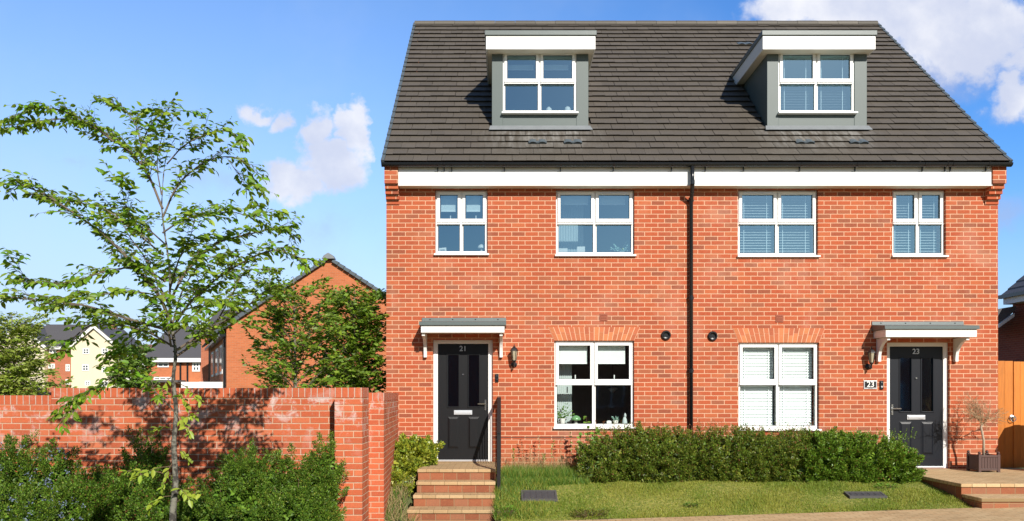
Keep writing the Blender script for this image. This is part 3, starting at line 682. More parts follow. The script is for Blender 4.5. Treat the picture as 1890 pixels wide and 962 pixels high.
# ---- doors
def text_mesh(name, s, size, x, y, z, matn, parent, depth=.004):
    cu = bpy.data.curves.new(name, 'FONT'); cu.body = s; cu.size = size; cu.extrude = depth; cu.align_x = 'CENTER'; cu.align_y = 'CENTER'; cu.offset = .0015
    tmp = bpy.data.objects.new('tmp', cu); COL.objects.link(tmp)
    me = bpy.data.meshes.new_from_object(tmp.evaluated_get(bpy.context.evaluated_depsgraph_get()))
    bpy.data.objects.remove(tmp)
    me.transform(Matrix.Translation((x, y, z)) @ Matrix.Rotation(R(90), 4, 'X')); me.materials.clear(); me.name = name
    return link(name, me, parent, [matn])
def door(d, leaf_mat, handle_side, num, label, lite):
    x0, x1, z0, z1 = d; y = YF+.07
    fr = MB(); fw = .078
    fr.box(x0+.002, x0+fw, y-.01, y+.06, z0, z1-.002).box(x1-fw, x1-.002, y-.01, y+.06, z0, z1-.002).box(x0+fw, x1-fw, y-.01, y+.06, z1-fw*.85, z1-.002)
    fr.build('door_frame', 'white_upvc', house, bevel=.004)
    l0, l1, b0, b1 = x0+fw+.003, x1-fw-.003, z0+.045, z1-fw*.85-.003; yl = y+.012
    MB().box(x0+fw, x1-fw, y-.03, y+.06, z0+.002, z0+.035).build('threshold', 'silver_satin', house, bevel=.003)
    lw, lh = l1-l0, b1-b0
    gx = [(l0+lw*.20, l0+lw*.41), (l0+lw*.61, l0+lw*.82)]; gz = (b0+lh*.455, b0+lh*.905); pz = (b0+lh*.095, b0+lh*.365)
    m_ = MB(); wall_holes(m_, l0, l1, b0, b1, yl, yl+.04, [(a, b, gz[0], gz[1]) for a, b in gx], .04)
    for a, b in gx:      # glazing beads, raised lower panels
        for q in ((a-.018, a, gz[0]-.018, gz[1]+.018), (b, b+.018, gz[0]-.018, gz[1]+.018), (a, b, gz[1], gz[1]+.018), (a, b, gz[0]-.018, gz[0])):
            m_.box(q[0], q[1], yl-.012, yl+.002, q[2], q[3])
        m_.box(a-.012, b+.012, yl-.005, yl+.002, pz[0]-.012, pz[1]+.012)
        m_.add([(a, yl-.005, pz[0]), (b, yl-.005, pz[0]), (b, yl-.005, pz[1]), (a, yl-.005, pz[1]), (a+.025, yl-.016, pz[0]+.03), (b-.025, yl-.016, pz[0]+.03), (b-.025, yl-.016, pz[1]-.03), (a+.025, yl-.016, pz[1]-.03)],
               [(4, 5, 6, 7), (0, 1, 5, 4), (1, 2, 6, 5), (2, 3, 7, 6), (3, 0, 4, 7)])
    dr = m_.build('door', leaf_mat, house, bevel=.003); tag(dr, label)
    gp = MB()
    for a, b in gx: gp.box(a+.001, b-.001, yl+.018, yl+.024, gz[0]+.001, gz[1]-.001)
    gp.build('glass_panel', 'door_glass', dr)
    lx = (l0+l1)/2; lz = b0+lh*.405
    MB().box(lx-.155, lx+.155, yl-.014, yl-.001, lz-.038, lz+.038).box(lx-.135, lx+.135, yl-.022, yl-.0145, lz-.024, lz+.022).build('letter_box', 'silver_satin' if num == '23' else 'chrome_white', dr, bevel=.004)
    hx = l1-.045 if handle_side > 0 else l0+.045; hz = b0+lh*.48
    h = MB().box(hx-.014, hx+.014, yl-.010, yl-.001, hz-.11, hz+.07).tube([(hx, yl-.01, hz), (hx, yl-.05, hz), (hx-handle_side*.13, yl-.052, hz-.002)], .010, 8).tube([(hx, yl-.018, hz-.07), (hx, yl-.009, hz-.07)], .011, 10)
    h.build('handle', 'chrome', dr, smooth=False)
    MB().tube([(lx, yl-.02, b0+lh*.735), (lx, yl-.001, b0+lh*.735)], .014, 12).build('spy_hole', 'chrome', dr)
    text_mesh('door_number', num, .125, lx, yl-.004, b0+lh*.958, 'number_grey', dr)
mat('chrome_white', (.70, .74, .78), .25, metallic=.35)
door(D21, 'door_black', 1, '21', 'black panelled front door numbered 21', 0)
door(D23, 'door_black_navy', -1, '23', 'blue-black panelled front door numbered 23', 0)
# ---- canopies
def canopy(x0, x1, ztop_py, zf0_py, zf1_py, brk, half=.0):
    """x0..x1 fascia extents at the front Y=13.08"""
    Yc = 13.06
    zt, z1, z0 = wz(ztop_py, Yc), wz(zf0_py, Yc), wz(zf1_py, Yc)
    m_ = MB(); xa, xb = wx(x0, Yc), wx(x1, Yc)
    # GRP sheet falling slightly to the front, turned up at the wall
    zw = zt+.045
    m_.prism([(xa-.03, Yc-.03, z1+.002), (xa-.03, Yc-.03, zt-.012), (xa-.03, Yc-.02, zt), (xa-.03, YF-.02, zw), (xa-.03, YF-.012, zw+.06), (xa-.03, YF-.001, zw+.06), (xa-.03, YF-.001, z1+.002)], (xb-xa+.06, 0, 0))
    for k in range(4):
        x = xa+(xb-xa)*(.08+.28*k); m_.tube([(x, YF-.02, zw+.03), (x, YF-.011, zw+.03)], .012, 8, 1)
    c = m_.build('door_canopy', ['grp_grey', 'black_plastic'], house, bevel=.004)
    MB().box(xa, xb, Yc, Yc+.03, z0, z1).box(xa, xa+.03, Yc+.031, YF-.002, z0+.002, z1).box(xb-.03, xb, Yc+.031, YF-.002, z0+.002, z1).box(xa+.031, xb-.031, Yc+.031, YF-.002, z0+.012, z0+.03).build('fascia_board', 'white_paint', c, bevel=.003)
    for bx in brk:
        X = wx(bx, 13.4); w_ = .052; D = YF-Yc-.05; H = .34
        pts = [(YF-.001, z0-.001), (Yc+.05, z0-.001), (Yc+.05, z0-.05)]
        for i in range(0, 9):
            a = math.pi/2*i/8; pts.append((Yc+.06+(D-.085)*math.sin(a), z0-.05-(H-.05)*(1-math.cos(a))*1.0))
        pts.append((YF-.075, z0-H-.05)); pts.append((YF-.001, z0-H-.05))
        MB().prism([(X-w_/2, a, b) for a, b in pts], (w_, 0, 0)).build('bracket', 'white_paint', c, bevel=.004)
canopy(777, 931, 594, 601, 614, (784.5, 925))
canopy(1635, 1803, 601, 608, 622, (1625, 1768))

# ------------------------------------------------------------------ fixtures
def lantern(px, py, label, flip=1):
    Y = YF-.13; X, Z = wx(px, Y), wz(py, Y)
    r = thing('wall_lantern', (X, YF, Z-.14), label, 'wall light', 'wall lanterns beside the front doors')
    a = MB(); a.lathe((X, Y, Z+.075), [(.070, -.005), (.066, .004), (.045, .035), (.020, .060), (.012, .064), (.012, .075), (.006, .085), (.004, .11)], 6)
    a.lathe((X, Y, Z-.105), [(.012, -.035), (.018, -.02), (.036, 0), (.036, .012)], 6)
    for k in range(6):
        th = math.pi/3*k; a.tube([(X+.036*math.cos(th), Y+.036*math.sin(th), Z-.095), (X+.060*math.cos(th), Y+.060*math.sin(th), Z+.075)], .0045, 5)
    a.build('lamp_cage', 'iron_black', r)
    g_ = MB(); g_.lathe((X, Y, Z-.092), [(.031, 0), (.054, .164)], 6); g_.build('lamp_glass', 'lamp_glass', r)
    b = MB(); b.lathe((0, 0, 0), [(.05, 0), (.05, .012), (.02, .03)], 16); b.v = [(X+p[0], YF-p[2], Z-.16+p[1]) for p in b.v]
    b.tube([(X, YF-.02, Z-.16), (X, YF-.07, Z-.20), (X, Y-.0, Z-.19), (X, Y, Z-.13)], .011, 8)
    b.build('wall_arm', 'iron_black', r, smooth=False)
lantern(949, 655, 'black lantern on the brick wall between door 21 and the ground floor window')
lantern(1608.5, 659, 'dark lantern on the brick wall left of door 23, above the number plaque')
def bell(px, py, h, label, glossy):
    X, Z = wx(px), wz(py); r = thing('doorbell', (X, YF, Z-h/2), label, 'doorbell')
    MB().box(X-.03, X+.03, YF-.022, YF, Z-h/2, Z+h/2).build('case', 'black_plastic', r, bevel=.008)
    b = MB(); b.lathe((0, 0, 0), [(.016, 0), (.016, .005), (.010, .008)], 14); b.v = [(X+p[0], YF-.0225-p[2], Z-h*.2+p[1]) for p in b.v]; b.build('button', 'silver_satin' if glossy else 'iron_black', r)
    b = MB(); b.lathe((0, 0, 0), [(.012, 0), (.010, .004), (.004, .006)], 12); b.v = [(X+p[0], YF-.0225-p[2], Z+h*.25+p[1]) for p in b.v]; b.build('lens', 'far_glass', r)
bell(917, 698, .14, 'small black doorbell right of door 21', False)
bell(1626.5, 711, .15, 'black doorbell with grey button between number plaque and door 23', True)
X, Z = wx(1606), wz(710.5)
r = thing('house_number_plaque', (X, YF, Z-.07), 'silver framed black plaque reading 23 under the wall lantern', 'sign')
MB().box(X-.112, X+.112, YF-.012, YF, Z-.072, Z+.072).build('plate', 'silver_satin', r, bevel=.004)
MB().box(X-.094, X+.094, YF-.016, YF-.0125, Z-.046, Z+.056).build('inset', 'black_plastic', r)
text_mesh('numerals', '23', .13, X, YF-.018, Z+.005, 'ornament_white', r, .002)
text_mesh('small_line', '— —', .03, X, YF-.0135, Z-.059, 'black_plastic', r, .001)

# ------------------------------------------------------------------ window-sill ornaments
def pot_plant(name, X, Y, Z, label, cat='house plant', pot='ornament_white', ph=.07, pr_=.05, n=26, L=.11, leaf='pale_teal_leaf', bush=1.0, wide=.5):
    r = thing(name, (X, Y, Z), label, cat)
    MB().lathe((X, Y, Z), [(pr_*.75, 0), (pr_, ph), (pr_*.9, ph), (pr_*.85, ph-.01)], 14).build('pot', pot, r)
    P = []; D = []
    for i in range(n):
        th = random.uniform(0, 2*math.pi); up = random.uniform(.1, 1.0)
        for k in range(5):
            q = k/5*bush; P.append((X+math.cos(th)*L*q*wide*2*(1-up*.5), Y+math.sin(th)*L*q*wide, Z+ph+L*q*up)); D.append((math.cos(th+random.uniform(-.9, .9)), math.sin(th)*.6, up*.8+random.uniform(-.4, .3)))
    P = np.array(P); D = np.array(D); cloud_mesh('leaves', *SLEAF, P, frames(D, rnd_unit(len(P))), RNG.uniform(.6, 1.1, len(P))*.05, leaf, r)
ys = YF+.19
z = wz(468)
r = thing('picture_frame', (wx(817), ys, z), 'small white picture leaning in the small upper window of number 21', 'picture frame')
MB().prism([(wx(808), ys, z+.0), (wx(823), ys, z+.0), (wx(822), ys+.02, z+.14), (wx(808), ys+.02, z+.13)], (0, .012, 0)).build('frame', 'ornament_white', r)
MB().prism([(wx(811), ys-.001, z+.03), (wx(819.5), ys-.001, z+.03), (wx(819.2), ys+.012, z+.11), (wx(811), ys+.012, z+.105)], (0, .003, 0)).build('picture', 'picture_grey', r)
r = thing('mushroom_ornament', (wx(888), ys, z), 'cream mushroom-shaped ornament at the right of the small upper window of number 21', 'ornament')
MB().lathe((wx(888), ys, z), [(.03, 0), (.022, .03), (.02, .12)], 14).build('stem', 'ornament_white', r, smooth=True)
MB().lathe((wx(888), ys, z+.118), [(.065, 0), (.068, .012), (.055, .045), (.03, .065), (.004, .072)], 18).build('cap', 'ornament_white', r, smooth=True)
r = thing('vanity_mirror', (wx(1056), ys+.1, z), 'backs of two white mirror panels in the large upper window of number 21', 'mirror')
MB().box(wx(1030), wx(1050), ys+.1, ys+.12, z, z+.14).box(wx(1068), wx(1083), ys+.1, ys+.12, z, z+.17).build('panel', 'ornament_white', r)
MB().box(wx(1029), wx(1084), ys+.125, ys+.14, z-.02, z+.02).build('base', 'ornament_white', r)
cu = MB(); 
for k in range(11): 
    x = wx(1030)+k*.046; cu.tube([(x, ys+.35, z-.5), (x, ys+.35, wz(352))], .027, 8)
tag(cu.build('curtain', 'curtain', None), 'pale hanging curtain at the left of the large upper window of number 21', 'curtain')
cu = MB()
for k in range(8):
    cu.tube([(wx(1030)+k*.036, ys+.28, .8), (wx(1030)+k*.036, ys+.28, wz(636))], .022, 8)
tag(cu.build('curtain', 'curtain', None), 'pale grey hanging curtain at the left of the ground floor window of number 21', 'curtain')
pot_plant('fern_pot', wx(1150), ys, z-.01, 'spiky fern in a white pot in the large upper window of number 21', n=22, L=.17, wide=.75)
z = wz(784)
pot_plant('leafy_plant', wx(1040), ys+.05, z, 'tall leafy plant at the left of the ground floor window of number 21', n=30, L=.34, leaf='weed_leaf', ph=.10, wide=.35)
pot_plant('succulent_pot', wx(1139), ys, z, 'small succulent in a white footed pot in the ground floor window of number 21', n=10, L=.06)
r = thing('candle_pot', (wx(1127), ys, z), 'plain white square pot on the ground floor sill of number 21', 'ornament')
MB().box(wx(1122), wx(1131), ys-.04, ys+.04, z, z+.055).build('pot', 'ornament_white', r, bevel=.004)
MB().box(wx(1124), wx(1129), ys-.02, ys+.02, z+.056, z+.064).build('wax', 'blind_fabric', r)
r = thing('glass_lamp', (wx(1066), ys+.12, z), 'rounded green glass table lamp in the ground floor window of number 21', 'lamp')
MB().lathe((wx(1066), ys+.12, z), [(.05, 0), (.02, .02), (.02, .06)], 14).build('foot', 'ornament_white', r)
MB().lathe((wx(1066), ys+.12, z+.06), [(.085, 0), (.09, .03), (.06, .07), (.02, .09)], 18).build('shade', 'green_glass', r, smooth=True)
r = thing('figurine', (wx(1156), ys, z), 'grey seated figurine at the right of the ground floor sill of number 21', 'figurine')
MB().lathe((wx(1156), ys, z), [(.045, 0), (.048, .03), (.034, .09), (.02, .125)], 14).build('body', 'curtain', r, smooth=True)
MB().lathe((wx(1156)+.008, ys, z+.118), [(.012, 0), (.024, .02), (.02, .045), (.006, .075)], 12).build('head', 'curtain', r, smooth=True)
r = thing('pendant_lamp', (wx(1131, 15.4), 15.4, wz(716, 15.4)), 'cream cone pendant lamp inside the ground floor room of number 21', 'ceiling lamp')
MB().lathe((wx(1131, 15.4), 15.4, wz(718, 15.4)), [(.01, -.08), (.10, 0), (.09, .01), (.02, .05)], 18).build('lamp_shade', 'ornament_white', r, smooth=True)
MB().tube([(wx(1131, 15.4), 15.4, wz(714, 15.4)), (wx(1131, 15.4), 15.4, 3.0)], .004, 6).build('cord', 'black_plastic', r)
dr, a, b, c, d_, Yd = DW[0]; yd = Yd+.16; z = wz(205, Yd)-.01
r = thing('round_vase', (wx(1014, Yd), yd, z), 'white egg-shaped vase in the middle right of the dormer window of number 21', 'vase')
MB().lathe((wx(1014, Yd), yd, z), [(.04, 0), (.058, .05), (.05, .1), (.02, .135), (.004, .14)], 16).build('body', 'ornament_white', r, smooth=True)
MB().lathe((wx(1014, Yd), yd, z-.006), [(.05, 0), (.05, .006)], 16).build('saucer', 'ornament_white', r)
r = thing('cloche_ornament', (wx(1049, Yd), yd, z), 'white domed ornament at the far right of the dormer window of number 21', 'ornament')
MB().lathe((wx(1049, Yd), yd, z), [(.056, 0), (.056, .09), (.045, .125), (.015, .145)], 16).build('dome', 'ornament_white', r, smooth=True)
MB().lathe((wx(1049, Yd), yd, z-.006), [(.062, 0), (.062, .006)], 16).build('base', 'ornament_white', r)
pot_plant('sill_plant', wx(1031, Yd), yd, z-.02, 'tiny pale plant between the two white ornaments in the dormer window of number 21', n=8, L=.07, ph=.03, pr_=.03)
pot_plant('trailing_plant', wx(944, Yd), yd, z-.02, 'low pale plant at the left of the dormer window of number 21', n=10, L=.08, ph=.03, pr_=.03)

# ------------------------------------------------------------------ steps at door 21
st = thing('entrance_steps', (wx(840), 12.3, 0), 'four buff slab and brick steps rising to door 21', 'steps')
zt = wz(853); lv = [(zt, 12.23, 770, 915), (zt-.16, 11.93, 768, 914), (zt-.32, 11.62, 762, 913), (zt-.48, 11.24, 751, 913)]
yback = YF-.002
for k, (z, yn, pa, pb) in enumerate(lv):
    xa, xb = wx(pa, yn), -.135
    y1 = yback if k == 0 else lv[k-1][1]-.002
    MB().box(xa+.012, xb-.012, yn+.02, y1, -.12, z-.052).build('riser', 'riser_brick', st)
    n = 6; sl_ = MB(); 
    sl_.box(xa, xb, yn, y1, z-.05, z)
    sl_.build('tread', 'step_slab', st, bevel=.008)
MB().box(D21[0]+.02, D21[1]-.0, YF-.10, YF-.003, zt-.004, zt+.012).build('door_step', 'step_slab', st, bevel=.004)
# handrail
hr = thing('handrail', (-.09, 12.0, .2), 'black metal stair handrail with thin balusters at the right of the steps to door 21', 'handrail')
hx = -.085; y0_, y1_ = 11.98, 13.40
def rz(y): return 1.20+(y-y0_)/(13.0-y0_)*.50 if y < 13.0 else 1.70
zb_ = lambda y: .62 if y > 12.5 else .20+(y-y0_)/.52*.42
MB().box(hx-.028, hx+.028, y0_-.022, y0_+.022, .10, rz(y0_)).box(hx-.028, hx+.028, y1_-.022, y1_+.022, .40, rz(y1_)).build('post', 'iron_black', hr, bevel=.003)
tr_ = MB(); P_ = [(hx, y0_-.04, rz(y0_)-.012), (hx, 13.0, 1.70), (hx, YF-.005, 1.72)]
for a, b in zip(P_[:-1], P_[1:]):
    tr_.prism([(hx-.029, a[1], a[2]), (hx+.029, a[1], a[2]), (hx+.029, a[1], a[2]+.018), (hx-.029, a[1], a[2]+.018)], (0, b[1]-a[1], b[2]-a[2]))
tr_.build('top_rail', 'iron_black', hr)
bb = MB()
for k in range(11):
    y = y0_+.12+k*.115; 
    bb = MB().box(hx-.006, hx+.006, y-.006, y+.006, zb_(y)+.10, rz(y)); bb.build('baluster', 'iron_black', hr)
MB().tube([(hx, y0_, .30), (hx, 12.5, .72), (hx, y1_, .74)], .012, 6).build('bottom_rail', 'iron_black', hr)

# raised doorstep at door 23
pl = thing('doorstep_platform', (7.6, 12, .2), 'raised buff paved doorstep with two brick-edged steps at door 23', 'steps')
zp = wz(865); xr = 10.5
MB().box(6.46, xr, 11.27, yback, -.1, zp-.052).build('riser', 'riser_brick', pl)
MB().box(6.445, xr, 11.25, yback, zp-.05, zp).build('tread', 'paving', pl, bevel=.006)
MB().box(6.48, xr, 10.82, 11.268, -.1, zp-.198).build('riser', 'riser_brick', pl)
MB().box(6.465, xr, 10.80, 11.268, zp-.196, zp-.146).build('tread', 'paving', pl, bevel=.006)
# manholes
def lawn_pt(px, py):
    for i in range(200):
        y = 10.9+i*.01; p = W(px, py, y)
        if p.z <= bumpy(p.x, y)+.004: return p
    return p
def manhole(px0, px1, py0, py1, label):
    c = [lawn_pt(px0, py1), lawn_pt(px1, py1), lawn_pt(px1, py0), lawn_pt(px0, py0)]
    yc0, yc1 = c[0].y, c[2].y; x0, x1 = wx(px0, (yc0+yc1)/2), wx(px1, (yc0+yc1)/2)
    r = thing('manhole_cover', ((x0+x1)/2, (yc0+yc1)/2, bumpy((x0+x1)/2, yc0)), label, 'manhole cover')
    z0, z1 = bumpy((x0+x1)/2, yc0), bumpy((x0+x1)/2, yc1)
    def slab(mb, a, b, c_, d, dz0, dz1):
        f = lambda y: z0+(z1-z0)*(y-yc0)/(yc1-yc0)
        mb.add([(a, c_, f(c_)+dz0), (b, c_, f(c_)+dz0), (b, d, f(d)+dz0), (a, d, f(d)+dz0), (a, c_, f(c_)+dz1), (b, c_, f(c_)+dz1), (b, d, f(d)+dz1), (a, d, f(d)+dz1)],
               [(0, 3, 2, 1), (4, 5, 6, 7), (0, 1, 5, 4), (1, 2, 6, 5), (2, 3, 7, 6), (3, 0, 4, 7)])
    m_ = MB(); w_ = .03
    slab(m_, x0, x0+w_, yc0, yc1, -.1, .035); slab(m_, x1-w_, x1, yc0, yc1, -.1, .035); slab(m_, x0+w_, x1-w_, yc0, yc0+w_, -.1, .035); slab(m_, x0+w_, x1-w_, yc1-w_, yc1, -.1, .035)
    m_.build('rim', 'manhole_rim', r)
    m_ = MB(); slab(m_, x0+w_+.004, x1-w_-.004, yc0+w_+.004, yc1-w_-.004, -.05, .031)
    n = 5
    for i in range(n):
        xa = x0+.05+(x1-x0-.1)*i/n; slab(m_, xa, xa+.02, yc0+.05, yc1-.05, .031, .036)
    m_.build('lid', 'manhole', r); return (x0, x1, yc0, yc1)
MH = [manhole(962, 1028, 909, 927, 'dark rectangular manhole cover in the lawn near the steps to door 21'),
      manhole(1563, 1632, 912, 922, 'dark manhole cover in the lawn in front of the bright hedge end')]

# ------------------------------------------------------------------ garden wall
gw = thing('garden_wall', (wx(600, 9.65), 9.65, -.1), 'red brick garden wall with upright brick coping, end pier and short return to the house', 'wall')
YW = 9.62; zt = 1.857; xw1 = wx(617, 9.62); xs0 = wx(95, YW)
MB().box(xs0, xw1+.12, YW, YW+.215, -.4, zt-.112).build('wall', 'garden_brick', gw)
MB().box(xs0, xw1+.12, YW-.003, YW+.218, zt-.112, zt).build('coping', 'coping_brick', gw, bevel=.004)
zl = zt-.09
MB().box(-12, xs0-.002, YW+.001, YW+.214, -.6, zl-.112).build('wall', 'garden_brick', gw)
MB().box(-12, xs0-.003, YW-.002, YW+.217, zl-.112, zl).build('coping', 'coping_brick_low', gw, bevel=.004)
pa, pb = wx(617.5, 9.25), wx(668.5, 9.25)
MB().box(pa, pb, 9.25, 9.69, -.4, zt-.114).build('pier', 'garden_brick', gw)
MB().box(pa-.002, pb+.002, 9.248, 9.692, zt-.113, zt+.002).build('coping', 'coping_brick', gw, bevel=.004)
MB().box(pa-.014, pa-.001, YW-.012, YW+.05, .1, zt-.02).build('movement_joint', 'black_plastic', gw)
ra, rb = wx(680.5, 10.9), wx(708.4, 10.9); rt_ = 1.80
for z0, z1, mt, e in ((-.3, rt_-.112, 'garden_brick', 0), (rt_-.1115, rt_, 'coping_brick_low', .003)):
    MB().prism([(ra-e, 10.9-e, z0), (rb+e, 10.9-e, z0), (wx(735.5)+e, YF-.003, z0), (wx(735.5)-.207-e, YF-.003, z0)], (0, 0, z1-z0)).build('return_wall' if mt == 'garden_brick' else 'return_coping', mt, gw)
MB().box(ra-.215, ra-.015, 9.694, 10.894, -.3, 1.686).build('link_wall', 'garden_brick', gw); MB().box(ra-.217, ra-.013, 9.694, 10.894, 1.687, 1.798).build('link_coping', 'coping_brick_low', gw)

# ------------------------------------------------------------------ gate and fence
gt = thing('wooden_gate', (8.9, 13.6, .5), 'orange-brown boarded garden gate with ring latch beside the house', 'gate')
zg = wz(666); m_ = MB(); x = HX1+.03
bd = MB(); k = 0; xs_ = x
while xs_ < 10.3:
    w_ = .118 if xs_ > x+.25 else .145
    bd.box(xs_, xs_+w_-.009, 13.58+(.012 if k % 2 else 0), 13.61+(.012 if k % 2 else 0), .52, zg-(0 if xs_ < x+.28 else .012)+random.uniform(-.002, .002)); xs_ += w_; k += 1
bd.build('boards', 'orange_timber', gt, bevel=.003)
MB().box(x, 10.3, 13.625, 13.66, .75, .85).box(x, 10.3, 13.625, 13.66, 1.9, 2.0).build('rail', 'orange_timber', gt)
rl = MB(); X, Z = wx(1873, 13.5), wz(771, 13.5); rl.lathe((0, 0, 0), [(.045, 0), (.045, .008), (.02, .014)], 18); rl.v = [(X+p[0], 13.565-p[2]+.015, Z+p[1]) for p in rl.v]
rl.tube([(X+.045*math.sin(t_), 13.54, Z-.02-.045*math.cos(t_)) for t_ in [2*math.pi*i/16 for i in range(17)]], .007, 6)
rl.build('ring_latch', 'chrome', gt)
bn_ = thing('wheelie_bin', (9.0, 12.75, zp), 'dark green wheelie bin standing on the paving by the gate, out of the picture', 'bin')
MB().prism([(8.75, 12.55, zp+.04), (9.22, 12.55, zp+.04), (9.28, 12.50, zp+.94), (8.69, 12.50, zp+.94)], (0, .56, 0)).build('body', 'bin_green', bn_, bevel=.02)
MB().prism([(8.67, 12.47, zp+.945), (9.30, 12.47, zp+.945), (9.28, 12.5, zp+1.0), (9.1, 12.5, zp+1.05), (8.87, 12.5, zp+1.05), (8.69, 12.5, zp+1.0)], (0, .62, 0)).build('lid', 'bin_green', bn_, bevel=.02)
for x in (8.78, 9.19): MB().tube([(x-.02, 13.06, zp+.1), (x+.02, 13.06, zp+.1)], .1, 16).build('wheel', 'black_plastic', bn_)

# ------------------------------------------------------------------ planter with bare tree
pt = thing('planter', (7.82, 13.05, zp), 'square brown plastic planter with ball finials beside door 23', 'planter')
ax, bx_, ay, by = 7.655, 7.995, 12.86, 13.20; zp2 = zp+.015; hh = .27
m_ = MB()
for xa, xb, ya, yb_ in ((ax+.03, bx_-.03, ay+.008, ay+.022), (ax+.03, bx_-.03, by-.022, by-.008), (ax+.008, ax+.022, ay+.03, by-.03), (bx_-.022, bx_-.008, ay+.03, by-.03)):
    m_.box(xa, xb, ya, yb_, zp2+.02, zp2+hh-.02)
    if xb-xa > .1:
        for k in range(6): m_.box(xa+.02+k*.045, xa+.05+k*.045, ya-.006 if ya < 13 else ya+.014, ya if ya < 13 else ya+.02, zp2+.05, zp2+hh-.05)
m_.build('panel', 'brown_plastic', pt)
m_ = MB()
for z0, z1 in ((zp2+.01, zp2+.045), (zp2+hh-.045, zp2+hh-.01)): m_.box(ax+.03, bx_-.03, ay, ay+.025, z0, z1).box(ax, ax+.025, ay+.03, by-.03, z0, z1).box(bx_-.025, bx_, ay+.03, by-.03, z0, z1)
m_.build('rim', 'brown_plastic', pt, bevel=.003)
for x in (ax+.017, bx_-.017):
    for y in (ay+.017, by-.017):
        MB().box(x-.02, x+.02, y-.02, y+.02, zp, zp2+hh+.005).lathe((x, y, zp2+hh+.005), [(.012, 0), (.024, .016), (.022, .032), (.006, .045)], 10).build('corner_post', 'brown_plastic', pt)
MB().box(ax+.025, bx_-.025, ay+.025, by-.025, zp2+.1, zp2+hh-.05).build('soil', 'bed_soil', pt)
# the leafless standard in it
bt = thing('bare_standard_tree', (7.83, 13.03, zp2+hh-.05), 'leafless dwarf tree with pale stem growing in the brown planter', 'potted tree')
base = Vector((7.83, 13.03, zp2+hh-.06)); top = W(1813, 783, 13.0)
tk = MB().tube([base, base.lerp(top, .5)+Vector((.015, 0, 0)), top+Vector((-.02, 0, -.05)), top], [.022, .018, .017, .02], 8)
tk.build('trunk', 'bare_trunk', bt, smooth=True)
br = MB()
def sprig(p, d, L, r, depth):
    n = 4; pts = [p]
    for i in range(n):
        d = (d+Vector((random.gauss(0, .22), random.gauss(0, .22), random.gauss(.03, .18)))).normalized(); pts.append(pts[-1]+d*L/n)
    br.tube(pts, [r*(1-.5*i/n) for i in range(n+1)], 4, cap=False)
    if depth:
        for i in (1, 2, 3, 4):
            for _ in range(2): sprig(pts[i], (d*.5+Vector((random.gauss(0, .6), random.gauss(0, .5), random.gauss(.1, .5)))).normalized(), L*.6, r*.55, depth-1)
for k in range(9):
    th = 2*math.pi*k/9; sprig(top, Vector((math.cos(th)*.8, math.sin(th)*.6, .55+random.uniform(-.1, .5))).normalized(), random.uniform(.22, .38), .007, 2)
sprig(top+Vector((-.02, 0, 0)), Vector((-.9, 0, .7)), .48, .005, 1); sprig(top, Vector((.8, 0, .9)), .5, .004, 0)
br.build('branches', 'dry_twig', bt)

